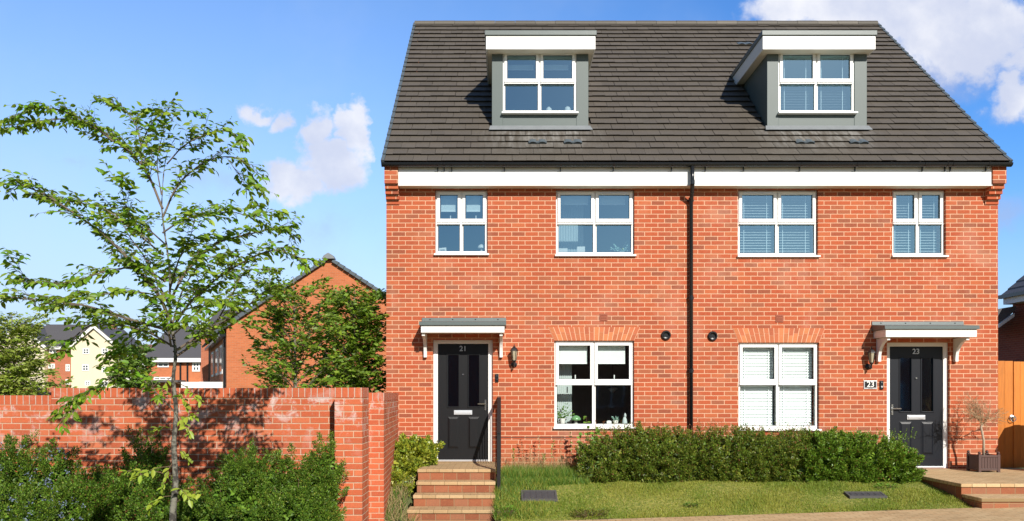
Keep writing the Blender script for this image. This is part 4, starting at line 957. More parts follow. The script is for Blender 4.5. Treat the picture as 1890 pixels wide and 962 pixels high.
# ------------------------------------------------------------------ trees
def bez(pts, n=10):
    """Catmull-Rom through pts"""
    P = [Vector(p) for p in pts]; P = [P[0]*2-P[1]]+P+[P[-1]*2-P[-2]]; o = []
    for i in range(1, len(P)-2):
        for k in range(n):
            t_ = k/n; a, b, c, d = P[i-1:i+3]
            o.append(.5*((2*b)+(c-a)*t_+(2*a-5*b+4*c-d)*t_*t_+(3*b-a-3*c+d)*t_**3))
    o.append(P[-2]); return o
def make_tree(name, loc, label, cat, trunk_pts, trunk_r, limbs, leaf_mat, bark, leaf_len, twig_step, twig_len, leaf_gap, droop=.5, tmpl=LEAF, group=None, up=.25, flat=.5, young=None, yfrac=.06, start=.15, sub=1, leaf_p=1.0, branch_bark='branch_bark'):
    root = thing(name, loc, label, cat, group)
    tm = MB(); pts = bez(trunk_pts, 8); n = len(pts)
    tm.tube(pts, [trunk_r[0]+(trunk_r[1]-trunk_r[0])*(i/(n-1))**.6*1.0*(1+.05*math.sin(i*2.3)) for i in range(n)], 12)
    tm.build('trunk', bark, root, smooth=True)
    bm_ = MB(); LP = []; LD = []; LS = []
    def leaves(pts, r):
        L = 0; nxt = random.uniform(0, leaf_gap); side = 1
        for a, b in zip(pts[:-1], pts[1:]):
            seg = (b-a).length; d = (b-a).normalized()
            while nxt < L+seg:
                if random.random() < leaf_p:
                    p = a+d*(nxt-L); sd = d.cross(Vector((0, 0, 1)))
                    if sd.length < .1: sd = Vector((1, 0, 0))
                    sd.normalize(); v = d*random.uniform(.3, .9)+sd*side*random.uniform(.4, 1.0)+Vector((0, 0, -droop*random.uniform(.1, 1.5)+.15))
                    LP.append(p); LD.append(v.normalized()); LS.append(leaf_len*random.uniform(.6, 1.15))
                side = -side; nxt += leaf_gap*random.uniform(.7, 1.4)
            L += seg
    def twig(p, d, L, r, lvl):
        k = 5; pts = [p]
        for i in range(k):
            d = (d+Vector((random.gauss(0, .13), random.gauss(0, .13), random.gauss(-.02, .10)))).normalized(); pts.append(pts[-1]+d*L/k)
        bm_.tube(pts, [r*(1-.75*i/k) for i in range(k+1)], 4, cap=False); leaves(pts[1:], r)
        if lvl > 0:
            for i in (1, 2, 3):
                for _ in range(1):
                    s = random.choice((-1, 1)); sd = d.cross(Vector((0, 0, 1))).normalized()*s if abs(d.z) < .95 else Vector((s, 0, 0))
                    dd = (d+sd*random.uniform(.5, 1.0)+Vector((0, 0, random.uniform(-.15, .3)))).normalized(); twig(pts[i], dd, L*random.uniform(.45, .75), r*.6, lvl-1)
    for lm in limbs:
        P, r0 = lm[0], lm[1]; pts = bez(P, 7); n = len(pts)
        bm_.tube(pts, [r0*(1-.82*i/(n-1)) for i in range(n)], 6, cap=False)
        tot = sum((b-a).length for a, b in zip(pts[:-1], pts[1:])); acc = 0; nxt = tot*start
        for i, (a, b) in enumerate(zip(pts[:-1], pts[1:])):
            d = (b-a).normalized(); seg = (b-a).length
            while acc+seg > nxt:
                p = a+d*(nxt-acc); t_ = nxt/tot; s = random.choice((-1, 1))
                sd = d.cross(Vector((0, 0, 1)))
                sd = sd.normalized()*s if sd.length > .2 else Vector((random.gauss(0, 1), random.gauss(0, 1), 0)).normalized()
                dd = (d*random.uniform(.5, 1.2)+sd*random.uniform(.2, 1)*flat*2+Vector((0, 0, random.uniform(-.35, .9)*up*2))).normalized()
                twig(p, dd, twig_len*random.uniform(.5, 1.15)*(1-.35*t_), r0*.3*(1-.5*t_)+.0012, sub)
                nxt += twig_step*random.uniform(.6, 1.4)
            acc += seg
        leaves(pts[int(n*.75):], 0)
    bm_.build('branches', branch_bark, root)
    P = np.array(LP); D = np.array(LD); N = rnd_unit(len(P))*.9+np.array([.1, -.35, .9]); S = np.array(LS)
    cloud_mesh('crown', *tmpl, P, frames(D, N), S, leaf_mat, root)
    print('TREE', name, len(P))
    return root
YT = 7.0
def L_(pts, dep, r):   # px polyline, depth offset along it
    n = len(pts); pts = [(x*1.0-max(0, x-480)*.25, y+max(0, 330-y)*.10) for x, y in pts]; return ([W(x, y, YT+dep*i/(n-1)) for i, (x, y) in enumerate(pts)], r)
limbs = [
 L_([(313, 590), (287, 537), (210, 451), (143, 398), (62, 350), (-14, 338)], -.5, .016),
 L_([(312, 610), (240, 590), (160, 565), (90, 556), (10, 548), (-25, 540)], .25, .013),
 L_([(320, 640), (270, 612), (215, 600), (170, 600), (135, 625), (118, 655)], -.3, .010),
 L_([(322, 760), (298, 735), (262, 700), (230, 688), (175, 715), (140, 735), (120, 765)], -.35, .007),
 L_([(316, 610), (350, 560), (400, 515), (460, 478), (520, 462), (585, 478)], -.35, .014),
 L_([(312, 560), (345, 500), (400, 450), (470, 430), (530, 420), (568, 436)], .45, .012),
 L_([(320, 650), (380, 612), (430, 585), (470, 555), (510, 530), (545, 545)], .2, .011),
 L_([(322, 660), (350, 640), (395, 600), (430, 540), (455, 500), (500, 500)], .6, .012),
 L_([(300, 430), (340, 405), (390, 395), (430, 392), (470, 400), (510, 385)], -.25, .008),
 L_([(301, 400), (330, 340), (380, 295), (425, 285), (455, 298), (468, 320)], .3, .009),
 L_([(420, 290), (440, 320), (455, 345), (470, 372)], .1, .003),
 L_([(308, 300), (340, 262), (380, 240), (415, 232), (440, 245)], -.2, .007),
 L_([(300, 385), (262, 302), (190, 236), (130, 208), (60, 215), (-5, 222)], .3, .012),
 L_([(262, 310), (258, 250), (240, 200), (200, 172)], .4, .007),
 L_([(258, 270), (275, 225), (300, 195), (325, 187)], -.3, .006),
 L_([(215, 258), (160, 215), (110, 190), (60, 188), (22, 205)], -.35, .007),
 L_([(300, 470), (240, 420), (190, 385), (130, 372), (90, 365)], .5, .009),
 L_([(306, 520), (260, 495), (200, 500), (130, 520), (60, 520), (25, 480)], -.6, .009),
 L_([(310, 560), (270, 480), (235, 430), (215, 380)], .7, .009),
 L_([(304, 450), (270, 420), (240, 400), (225, 350), (220, 330)], -.6, .007),
 L_([(312, 540), (330, 480), (350, 440), (360, 400)], -.7, .008),
 L_([(298, 360), (290, 300), (300, 240), (310, 215)], -.2, .006),
 L_([(316, 640), (300, 560), (260, 540), (180, 545), (110, 560)], -.7, .010),
 L_([(318, 620), (350, 590), (380, 560), (400, 560)], -.8, .008),
 L_([(322, 630), (280, 600), (230, 640), (200, 660)], .5, .007),
 L_([(318, 600), (340, 530), (380, 480), (420, 470)], .9, .009),
]
tree = make_tree('cherry_tree', W(323, 1080, YT), 'young cherry tree with pale lichened trunk in front of the garden wall', 'tree',
   [W(325, 1110, YT), W(319, 960, YT), W(324, 890, YT), W(321, 820, YT), W(325, 760, YT), W(320, 700, YT), W(324, 650, YT), W(314, 580, YT), W(313, 500, YT), W(301, 408, YT), W(299, 365, YT), W(308, 285, YT), W(335, 240, YT)], (.038, .001), limbs,
   'cherry_leaf', 'bark_lichen', .074, .055, .33, .036, droop=.6, flat=.42, up=.20, start=.10)
# suckers low on the trunk, pale young leaves
sk = MB(); P = []; D = []; S = []
for px, py, ex, ey in ((322, 720, 345, 750), (321, 760, 350, 800), (321, 800, 290, 790), (322, 830, 352, 850), (320, 860, 245, 885), (321, 880, 235, 870), (320, 900, 350, 920), (321, 850, 300, 900), (320, 915, 275, 935), (322, 790, 360, 765), (322, 690, 290, 735), (322, 930, 370, 910), (322, 705, 370, 740)):
    a, b = W(px, py, YT), W(ex, ey, YT-random.uniform(0, .3)); m2 = a.lerp(b, .5)+Vector((0, 0, .03)); pts = bez([a, m2, b], 5); MB().tube(pts, .003, 4, cap=False).build('sucker_stem', 'twig_brown', tree)
    for i, p in enumerate(pts[4:]):
        for s in ((-1, 1) if i > 2 else (random.choice((-1, 1)),)):
            d = (b-a).normalized(); P.append(p); D.append(d*.6+Vector((random.uniform(-.9, .9), random.uniform(-.8, .2), s*.5-.45))); S.append(random.uniform(.045, .095))
P = np.array(P); D = np.array(D)
cloud_mesh('young_leaves', *LEAF, P, frames(D, rnd_unit(len(P))*.5+np.array([0, -.5, 1])), S, 'young_leaf', tree)

def bg_tree(name, label, px, Y, topy, halfw_px, basey_px, leaf_mat, leaf_len, nl, twig_len, seed, skew=0, tmpl=SLEAF, gap=.05, step=.14, up=.3, group=None, sub=1, cat='tree', lowf=.2, dens=1, bark='bark'):
    random.seed(seed); x = wx(px, Y); zt = wz(topy, Y); z0 = -.05; hw = halfw_px*Y/F
    H = zt-z0; lim = []
    for i in range(nl):
        t_ = lowf+(1-lowf)*(i+.5)/nl; th = i*2.4+random.uniform(-.4, .4); zz = z0+H*t_*.92
        prof = math.sin(math.pi*min(1, max(.12, (1-t_)*1.05+.08))**.8)**.7; R_ = hw*prof*random.uniform(.7, 1.15)
        dx, dy = math.cos(th)*R_, math.sin(th)*R_*.8; s = Vector((x+skew*t_, Y, max(z0+.3, zz-.35*R_)))
        e = Vector((x+skew*t_+dx, Y+dy, min(zt+.1, zz+.28*R_+.1))); lim.append(([s, s.lerp(e, .35)+Vector((0, 0, .12*R_)), s.lerp(e, .7)+Vector((0, 0, .13*R_)), e], .012*max(1, H/3)*(1-.6*t_)))
    return make_tree(name, (x, Y, z0), label, cat, [(x, Y, z0), (x+skew*.3, Y, z0+H*.4), (x+skew*.7, Y, z0+H*.75), (x+skew, Y, zt)], (.05*H/3, .006), lim, leaf_mat, bark, leaf_len, step, twig_len, gap, droop=.4, tmpl=tmpl, up=up, flat=.5, group=group, sub=sub)
bg_tree('hornbeam_tree', 'green hornbeam between the brick gable and the garden wall, left of its pair', 548, 12.5, 512, 92, 725, 'hornbeam_leaf', .10, 44, .46, 11, skew=-.05, gap=.036, step=.085, lowf=.3)
bg_tree('hornbeam_tree', 'green hornbeam growing close against the left corner of the brick house', 649, 13.95, 532, 60, 725, 'hornbeam_leaf', .10, 60, .46, 12, skew=.05, gap=.030, step=.065, lowf=.3)
bg_tree('acacia_tree', 'yellow-green feathery tree at the left edge behind the lower wall', 22, 14.0, 580, 66, 725, 'light_tree_leaf', .075, 60, .42, 13, gap=.024, step=.06, lowf=.32)
bg_tree('laurel_bush', 'dense green bush behind the wall right of the cream flats', 243, 26, 636, 34, 725, 'dark_bush_leaf', .17, 60, .5, 14, gap=.05, step=.10, cat='bush')
bg_tree('garden_shrub', 'low green shrub behind the wall below the brick link of the flats', 113, 24, 700, 26, 725, 'light_tree_leaf', .14, 30, .35, 15, gap=.05, step=.10, cat='bush')
random.seed(21)

# ------------------------------------------------------------------ shrubs
def lump(P, k=1.0, seed=0):
    r = np.random.default_rng(seed); o = np.zeros(len(P))
    for f in (2.2, 4.3, 8.5, 15):
        for _ in range(2):
            v = r.normal(size=3)*f*k; o += np.sin(P@v+r.uniform(0, 6.28))/(f**.75)*.55
    return o
def shrub(name, label, cat, blobs, n, leaf, mats, group=None, tmpl=SLEAF, shoots=0, shoot_len=.12, shoot_leaves=14, amp=.35, depth=.35, zmin=None, upb=.4, seed=1, stems=14, mix=(1,), extra=None, gauss=.6, lw=1, core=9000, core_k=2.6, tuft=0, tuft_n=300, tuft_up=.5, tuft_long=1.6):
    a = np.array(blobs, float); cen = a[:, :3].mean(0); base = (float(cen[0]), float(cen[1]), float((a[:, 2]-a[:, 5]).min()))
    root = thing(name, base, label, cat, group)
    area = (a[:, 3]*a[:, 5]+a[:, 3]*a[:, 4]+a[:, 4]*a[:, 5]); pr_ = area/area.sum()
    zf = lambda Q: np.array([zmin(x, y) if callable(zmin) else zmin for x, y in Q[:, :2]])
    def surf(n, dp):
        k = RNG.choice(len(a), n, p=pr_); u = rnd_unit(n); u[:, 1] = np.where(RNG.random(n) < .5, -np.abs(u[:, 1]), u[:, 1])
        lm = lump(a[k, :3]+u*a[k, 3:6], 1, seed); r = 1+amp*lm*.5-dp*RNG.random(n)**1.6
        P = a[k, :3]+u*a[k, 3:6]*r[:, None]
        inside = np.zeros(n, bool)
        for j in range(len(a)):
            q = ((P-a[j, :3])/a[j, 3:6]); inside |= ((q*q).sum(1) < .42) & (k != j)
        ok = ~inside
        if zmin is not None: ok &= P[:, 2] > np.array([zmin(x, y) if callable(zmin) else zmin for x, y in P[:, :2]])
        return P[ok], u[ok]
    if shoots:
        P0, u0 = surf(shoots, depth); d = u0*.8+rnd_unit(len(P0))*gauss*.6+np.array([0, 0, upb]); d /= np.linalg.norm(d, axis=1, keepdims=True)
        L = shoot_len*RNG.uniform(.5, 1.3, len(P0)); t_ = np.linspace(0, 1, shoot_leaves)
        P = (P0[:, None, :]+d[:, None, :]*L[:, None, None]*t_[None, :, None]).reshape(-1, 3); dd = np.repeat(d, shoot_leaves, 0)
        D = dd*.7+rnd_unit(len(P))*.8; N = rnd_unit(len(P))+np.array([0, 0, .6])
        S = leaf*RNG.uniform(.7, 1.2, len(P))*np.tile(1-.45*t_, len(P0))
    elif tuft:
        # sprays of foliage standing out of the bush, each a small clump lit on its own
        T, ut = surf(int(tuft_n), .22); nT = len(T); tr = tuft*RNG.uniform(.6, 1.35, nT); tax = ut*.7+rnd_unit(nT)*.35+np.array([0, 0, tuft_up]); tax /= np.linalg.norm(tax, axis=1, keepdims=True)
        k = RNG.integers(0, nT, n); v = rnd_unit(n)*(RNG.random(n)**.45)[:, None]; al = RNG.uniform(-.6, tuft_long, n)
        P = T[k]+v*tr[k][:, None]*np.clip(1.15-np.maximum(al, 0)/tuft_long*.75, .2, 1)[:, None]+tax[k]*(al*tr[k])[:, None]
        if zmin is not None: q = P[:, 2] > zf(P); P, v, k = P[q], v[q], k[q]
        u = v; D = v*.8+tax[k]*.9+rnd_unit(len(P))*gauss; N = v+rnd_unit(len(P))*.7+np.array([0, 0, .2]); S = leaf*RNG.uniform(.6, 1.25, len(P))
    else:
        P, u = surf(n, depth); D = u*.6+rnd_unit(len(P))*gauss+np.array([0, 0, upb]); N = u+rnd_unit(len(P))*.8; S = leaf*RNG.uniform(.65, 1.25, len(P))
    mi = RNG.choice(len(mix), len(P), p=np.array(mix)/sum(mix)) if len(mix) > 1 else None
    # the inner, shaded mass of the bush: larger leaves deeper in
    ni = int(core*area.sum()); k = RNG.choice(len(a), ni, p=pr_); u2 = rnd_unit(ni); lm = lump(a[k, :3]+u2*a[k, 3:6], 1, seed)
    r2 = (1+amp*lm*.5)*RNG.uniform(.35, .86, ni); P2 = a[k, :3]+u2*a[k, 3:6]*r2[:, None]
    if zmin is not None: k2 = P2[:, 2] > np.array([zmin(x, y) if callable(zmin) else zmin for x, y in P2[:, :2]]); P2, u2 = P2[k2], u2[k2]
    P = np.concatenate([P, P2]); D = np.concatenate([D, rnd_unit(len(P2))]); N = np.concatenate([N, rnd_unit(len(P2))*.7+u2]); S = np.concatenate([S, leaf*core_k*RNG.uniform(.7, 1.2, len(P2))])
    if mi is not None: mi = np.concatenate([mi, np.zeros(len(P2), int)])
    cloud_mesh('foliage', tmpl[0], tmpl[1], P, frames(D, N), S, mats, root, mi)
    sm = MB(); tips, _ = surf(max(stems*3, 40), .5)
    for i in range(min(len(tips), stems*2)):
        e = Vector(tips[i]); b = int(np.argmin(((a[:, :2]-np.array([e.x, e.y]))**2).sum(1))); g0 = a[b, 2]-a[b, 5]
        if zmin is not None: g0 = max(g0, (zmin(a[b, 0], a[b, 1]) if callable(zmin) else zmin)-.02)
        s = Vector((a[b, 0]+random.gauss(0, a[b, 3]*.25), a[b, 1]+random.gauss(0, a[b, 4]*.2), g0))
        sm.tube([s, s.lerp(e, .5)+Vector((random.gauss(0, .03), 0, .03)), e], [.008, .006, .002], 4, cap=False)
    sm.build('stems', 'twig_brown', root)
    if extra: extra(root, surf)
    return root
def flowers(n, sel=None, size=.022, matn='blue_flower'):
    def f(root, surf):
        P, u = surf(n, .12)
        if sel is not None: k = sel(P); P = P[k]; u = u[k]
        # each cluster: a few little petals
        m = 7; PP = (P[:, None, :]+RNG.normal(size=(len(P), m, 3))*.012+u[:, None, :]*.03).reshape(-1, 3)
        cloud_mesh('flower_cluster', *SLEAF, PP, frames(rnd_unit(len(PP)), rnd_unit(len(PP))), np.full(len(PP), size), matn, root)
    return f
def B(px, py, Y, rx, ry, rz):   # blob by picture place, radii in picture pixels / metres deep
    p = W(px, py, Y); s = Y/F; return (p.x, p.y, p.z, rx*s, ry, rz*s)
zb0 = lambda x, y: hgt(x, y)-.02
shrub('ceanothus_shrub', 'dark evergreen shrub dotted with pale blue flowers at the left edge', 'shrub',
      [B(8, 893, 8.7, 60, .35, 72), B(62, 910, 8.8, 50, .35, 58), B(112, 882, 8.9, 22, .2, 52), B(40, 965, 8.3, 90, .35, 60), B(130, 945, 8.6, 50, .3, 50)], leaf=.024, mats=['evergreen_leaf', 'hedge_leaf'], mix=(.7, .3),
      n=52000, tuft=.062, tuft_n=330, tuft_up=.9, tuft_long=2.4, zmin=zb0, seed=3, extra=flowers(380, size=.024), amp=.8, core=5500)
shrub('juniper_shrub', 'dark green shrub with upright tips just left of the cherry trunk', 'shrub',
      [B(232, 918, 9.0, 40, .3, 42), B(272, 862, 9.1, 27, .22, 42), B(185, 935, 8.7, 52, .35, 52), B(295, 955, 8.6, 46, .35, 48), B(258, 905, 8.9, 34, .3, 44)], leaf=.024, mats=['evergreen_leaf', 'copper_leaf'], mix=(.93, .07),
      n=46000, tuft=.058, tuft_n=300, tuft_up=1.3, tuft_long=3.2, zmin=zb0, seed=4, amp=.9, core=4500)
shrub('evergreen_shrub', 'large spreading dark green shrub in front of the brick pier', 'shrub',
      [B(452, 892, 9.0, 50, .35, 62), B(525, 912, 9.0, 70, .35, 62), B(604, 868, 9.1, 20, .22, 46), B(590, 920, 9.0, 46, .35, 56), B(420, 950, 8.6, 78, .4, 52), B(550, 965, 8.6, 80, .4, 54), B(345, 962, 9.0, 46, .35, 40)], leaf=.024, mats=['evergreen_leaf', 'hedge_leaf'], mix=(.75, .25),
      n=80000, tuft=.066, tuft_n=450, tuft_up=.6, tuft_long=2.4, zmin=zb0, seed=5, amp=.8, core=5500)
shrub('euonymus_shrub', 'yellow-green leafy shrub left of the steps to door 21', 'shrub',
      [B(757, 842, 12.9, 42, .3, 34), B(745, 880, 12.6, 34, .3, 40), B(735, 905, 12.2, 26, .25, 36), B(782, 832, 13.0, 22, .2, 20)], 9000, .05, ['euonymus_leaf', 'hedge_leaf'], mix=(.92, .08), tmpl=SLEAF, zmin=zb0, seed=6, amp=.5, core=5000, tuft=.07, tuft_n=90, tuft_up=.4, tuft_long=1.6)
hz = lambda x, y: hgt(x, y)+.0
HY = 12.75
shrub('hedge', 'long dark small-leaved hedge with coppery tips below the windows, left of the brighter end', 'hedge',
      [B(1118, 854, HY, 52, .42, 46), B(1175, 846, HY, 58, .45, 50), B(1240, 842, HY+.05, 66, .45, 50), B(1310, 849, HY, 62, .45, 48), B(1380, 846, HY, 66, .45, 50), B(1450, 846, HY, 62, .45, 48),
       B(1210, 876, HY-.1, 70, .36, 26), B(1340, 876, HY-.1, 80, .36, 26), B(1440, 876, HY-.1, 60, .36, 26), B(1110, 876, HY-.1, 40, .36, 24)],
      85000, .030, ['hedge_leaf', 'bright_hedge_leaf', 'copper_leaf'], mix=(.78, .18, .04), zmin=hz, seed=8, amp=.30, core=8000, tuft=.052, tuft_n=1500, tuft_up=.7, tuft_long=1.9)
shrub('hedge_end', 'rounded brighter green bush at the right end of the hedge by door 23', 'bush',
      [B(1526, 849, HY-.1, 62, .45, 48), B(1591, 854, HY-.12, 62, .45, 48), B(1641, 860, HY-.15, 50, .42, 42), B(1566, 876, HY-.2, 80, .36, 28), B(1646, 882, HY-.2, 38, .32, 22), B(1496, 866, HY-.1, 46, .4, 36)],
      52000, .036, ['bright_hedge_leaf', 'hedge_leaf', 'copper_leaf'], mix=(.76, .22, .02), zmin=hz, seed=9, amp=.22, core=8000, tuft=.050, tuft_n=850, tuft_up=.5, tuft_long=2.0)
# loose shoots standing out of the hedge top
def topshoots(name, x0, x1, y_px, Y, n, L, leafm, parent_name):
    root = next(o for o in bpy.data.objects if o.name == parent_name); m_ = MB(); P = []; D = []; S = []
    for i in range(n):
        px = random.uniform(x0, x1); s = W(px, y_px+random.uniform(-4, 8), Y+random.uniform(-.25, .3)); d = Vector((random.gauss(0, .35), random.gauss(0, .3), 1)).normalized(); l = L*random.uniform(.4, 1.2); e = s+d*l
        for k in range(int(9*l/L)+3):
            P.append(s.lerp(e, k/(int(9*l/L)+3))); D.append(Vector((random.gauss(0, 1), random.gauss(0, .7), .6))); S.append(random.uniform(.018, .03))
    P = np.array(P); D = np.array(D); cloud_mesh('shoot_leaves', *SLEAF, P, frames(D, rnd_unit(len(P))), S, leafm, root)
topshoots('a', 1090, 1500, 800, HY, 150, .20, ['copper_leaf', 'hedge_leaf'][0], 'hedge')
topshoots('a', 1090, 1500, 800, HY, 170, .17, 'hedge_leaf', 'hedge')
topshoots('a', 1500, 1690, 808, HY-.1, 90, .13, 'bright_hedge_leaf', 'hedge_end')
# sapling weed in front of the ground floor window
sp = thing('sapling', W(1085, 880, 12.9), 'thin sapling with broad bright leaves in front of the ground floor window of number 21', 'plant')
m_ = MB(); P = []; D = []; S = []
for ex, ey in ((1082, 768), (1098, 790), (1068, 800), (1092, 830), (1074, 845), (1105, 792)):
    a, b = W(1085, 882, 12.9), W(ex, ey, 12.85); pts = bez([a, a.lerp(b, .5)+Vector((.02, 0, 0)), b], 5); m_.tube(pts, [.006*(1-.06*i) for i in range(len(pts))], 5, cap=False)
    for p in pts[5:]:
        for _ in range(2): P.append(p); D.append(Vector((random.gauss(0, 1), -.4, random.uniform(-.5, .5)))); S.append(random.uniform(.06, .10))
m_.build('stem', 'twig_brown', sp); P = np.array(P); D = np.array(D); cloud_mesh('leaves', [(p[0]*1.7, p[1], p[2]) for p in LEAF[0]], LEAF[1], P, frames(D, rnd_unit(len(P))*.6+np.array([0, -.7, .6])), S, 'weed_leaf', sp)

# ------------------------------------------------------------------ grass
BL = ([(-.5, 0, 0), (.5, 0, 0), (.32, .5, .06), (-.32, .5, .06), (0, 1, .22)], [(0, 1, 2, 3), (3, 2, 4)])
def blades(name, P, H, wd, mats, label, mi=None, lean=.35, cat='grass', parent=None):
    keep = np.ones(len(P), bool)
    for x0, x1, y0, y1 in MH: keep &= ~((P[:, 0] > x0-.03) & (P[:, 0] < x1+.02) & (P[:, 1] > y0-.10) & (P[:, 1] < y1+.02) & ((np.asarray(H) > .06) | (P[:, 1] > y0)))
    P = P[keep]; H = np.asarray(H)[keep]; mi = None if mi is None else np.asarray(mi)[keep]
    n = len(P); D = np.stack([RNG.normal(0, lean, n), RNG.normal(0, lean, n), np.ones(n)], 1); N = np.stack([RNG.normal(0, 1, n), RNG.normal(0, 1, n), np.zeros(n)+.1], 1)
    M = frames(D, N); M = M.copy(); M[:, :, 0] *= (wd/np.asarray(H))[:, None]
    o = cloud_mesh(name, *BL, P, M, H, mats, parent, mi)
    return tag(o, label, cat, kind='stuff') if label else o
n = 95000
X = RNG.uniform(-.02, 6.44, n); Yg = 10.9+RNG.random(n)*1.75
ok = np.ones(n, bool)
for x0, x1, y0, y1 in MH: ok &= ~((X > x0-.0) & (X < x1+.0) & (Yg > y0) & (Yg < y1+.02))
X, Yg = X[ok], Yg[ok]; Z = np.array([bumpy(a, b) for a, b in zip(X, Yg)])
H = RNG.uniform(.014, .040, len(X))*(1+.5*np.sin(X*2.3)*np.sin(Yg*5+1))*np.where(RNG.random(len(X)) < .03, 1.8, 1); 
patch = (np.sin(X*3.3+Yg*2)+np.sin(X*7.1-Yg*5+2)+np.sin(X*1.3+1))/3+RNG.normal(0, .45, len(X))
mi = np.where(patch > .1, 1, 0)
mat('lawn_blade_dark', (.13, .22, .018), .6, island=.4, trans=.3, col2=(.25, .31, .035))
blades('lawn_grass', np.stack([X, Yg, Z], 1), H, .008, ['grass_blade', 'lawn_blade_dark'], 'short green and straw-tinted lawn grass in front of the hedge', mi)
# long grass between the steps and the hedge
n = 15000; px = RNG.uniform(928, 1085, n); Yt = RNG.uniform(12.2, 13.35, n); X = (px-PX0)*Yt/F; Z = np.array([hgt(a, b) for a, b in zip(X, Yt)])
H = RNG.uniform(.09, .26, n)*np.where(Yt > 12.5, 1, .6)
blades('long_grass', np.stack([X, Yt, Z], 1), H, .008, ['tall_blade', 'grass_blade'], 'long unmown grass between the steps and the hedge', (RNG.random(n) < .22).astype(int), .5)
n = 700; px = RNG.uniform(935, 1075, n); Yt = RNG.uniform(13.0, 13.4, n); X = (px-PX0)*Yt/F; Z = np.array([hgt(a, b) for a, b in zip(X, Yt)])
blades('dry_grass', np.stack([X, Yt, Z], 1), RNG.uniform(.25, .5, n), .005, ['straw'], 'dry straw-coloured grass stalks against the brick wall right of the handrail', None, .5)
n = 3500; px = RNG.uniform(900, 1010, n); Yt = RNG.uniform(11.0, 12.3, n); X = np.maximum((px-PX0)*Yt/F, -.12); Z = np.array([hgt(a, b) for a, b in zip(X, Yt)])
blades('edge_grass', np.stack([X, Yt, Z], 1), RNG.uniform(.05, .16, n), .007, ['tall_blade', 'grass_blade'], 'ragged grass along the right edge of the steps', (RNG.random(n) < .4).astype(int), .5)
n = 1600; px = RNG.uniform(700, 765, n); Yt = RNG.uniform(11.0, 12.3, n); X = (px-PX0)*Yt/F; Z = np.array([hgt(a, b) for a, b in zip(X, Yt)])
blades('bed_grass', np.stack([X, Yt, Z], 1), RNG.uniform(.08, .28, n), .007, ['straw', 'tall_blade'], 'straw and green grass between the return wall and the steps', (RNG.random(n) < .5).astype(int), .5)
n = 5000; px = RNG.uniform(-20, 640, n); Yt = RNG.uniform(7.6, 8.4, n); X = (px-PX0)*Yt/F; Z = np.array([base_z(a) for a in X])
blades('bed_weeds', np.stack([X, Yt, Z], 1), RNG.uniform(.15, .52, n), .006, ['tall_blade', 'straw'], 'weedy grass along the front of the shrub bed', (RNG.random(n) < .3).astype(int), .35)
def weed(name, px, py, Y, rad, n, leafm, label, hgt_=.12):
    p = W(px, py, Y); z = bumpy(p.x, Y) if p.x > -.05 else hgt(p.x, Y); r = thing(name, (p.x, Y, z), label, 'plant'); P = []; D = []
    m_ = MB()
    for i in range(n):
        th = random.uniform(0, 6.28); rr = rad*math.sqrt(random.random()); q = Vector((p.x+math.cos(th)*rr, Y+math.sin(th)*rr*.8, z+hgt_*random.random())); P.append(q); D.append(Vector((math.cos(th), math.sin(th), .6+random.gauss(0, .4))))
        if i % 4 == 0: m_.tube([(p.x+math.cos(th)*rr*.4, Y, z-.01), q], .002, 4, cap=False)
    m_.build('stems', 'twig_brown', r); P = np.array(P); D = np.array(D); cloud_mesh('leaves', *SLEAF, P, frames(D, rnd_unit(n)*.6+np.array([0, 0, 1])), RNG.uniform(.025, .045, n), leafm, r)
weed('dark_weed', 1275, 928, 11.3, .10, 90, 'tall_blade', 'dark green rosette weed in the middle of the lawn', .05)
weed('brown_weed', 1090, 950, 11.05, .26, 420, 'hedge_leaf', 'low brownish weed patch at the front edge of the lawn', .10)
weed('leafy_weed', 935, 945, 11.15, .16, 220, 'weed_leaf', 'bright leafy weed beside the lowest step to door 21', .13)
weed('hedge_foot_weed', 1635, 905, 11.9, .16, 150, 'weed_leaf', 'small green weed in the lawn at the foot of the bright hedge end', .06)

for (px, py) in ((948, 830), (962, 812), (978, 822), (995, 806), (1003, 838), (1022, 815), (1036, 808), (1052, 800), (1064, 822)):
    Yw_ = random.uniform(13.1, 13.38); a = W(px+random.uniform(-6, 6), 862, Yw_); b = W(px, py, Yw_); r = thing('weed_stalk', a, 'thin dried weed stalk against the brick wall between handrail and hedge', 'plant', 'weed stalks against the house wall')
    pts = bez([a-Vector((0, 0, .08)), a.lerp(b, .5)+Vector((random.gauss(0, .02), 0, 0)), b], 5); MB().tube(pts, [.004*(1-.06*i) for i in range(len(pts))], 4, cap=False).build('stem', 'dry_twig', r)
    P = []; D = []
    for q in pts[4:]:
        for _ in range(5): P.append(q); D.append(Vector((random.gauss(0, 1), random.gauss(0, .6), random.uniform(-.3, .9))))
    P = np.array(P); D = np.array(D); cloud_mesh('leaves', *SLEAF, P, frames(D, rnd_unit(len(P))), RNG.uniform(.02, .045, len(P)), random.choice(('copper_leaf', 'weed_leaf', 'straw')), r)

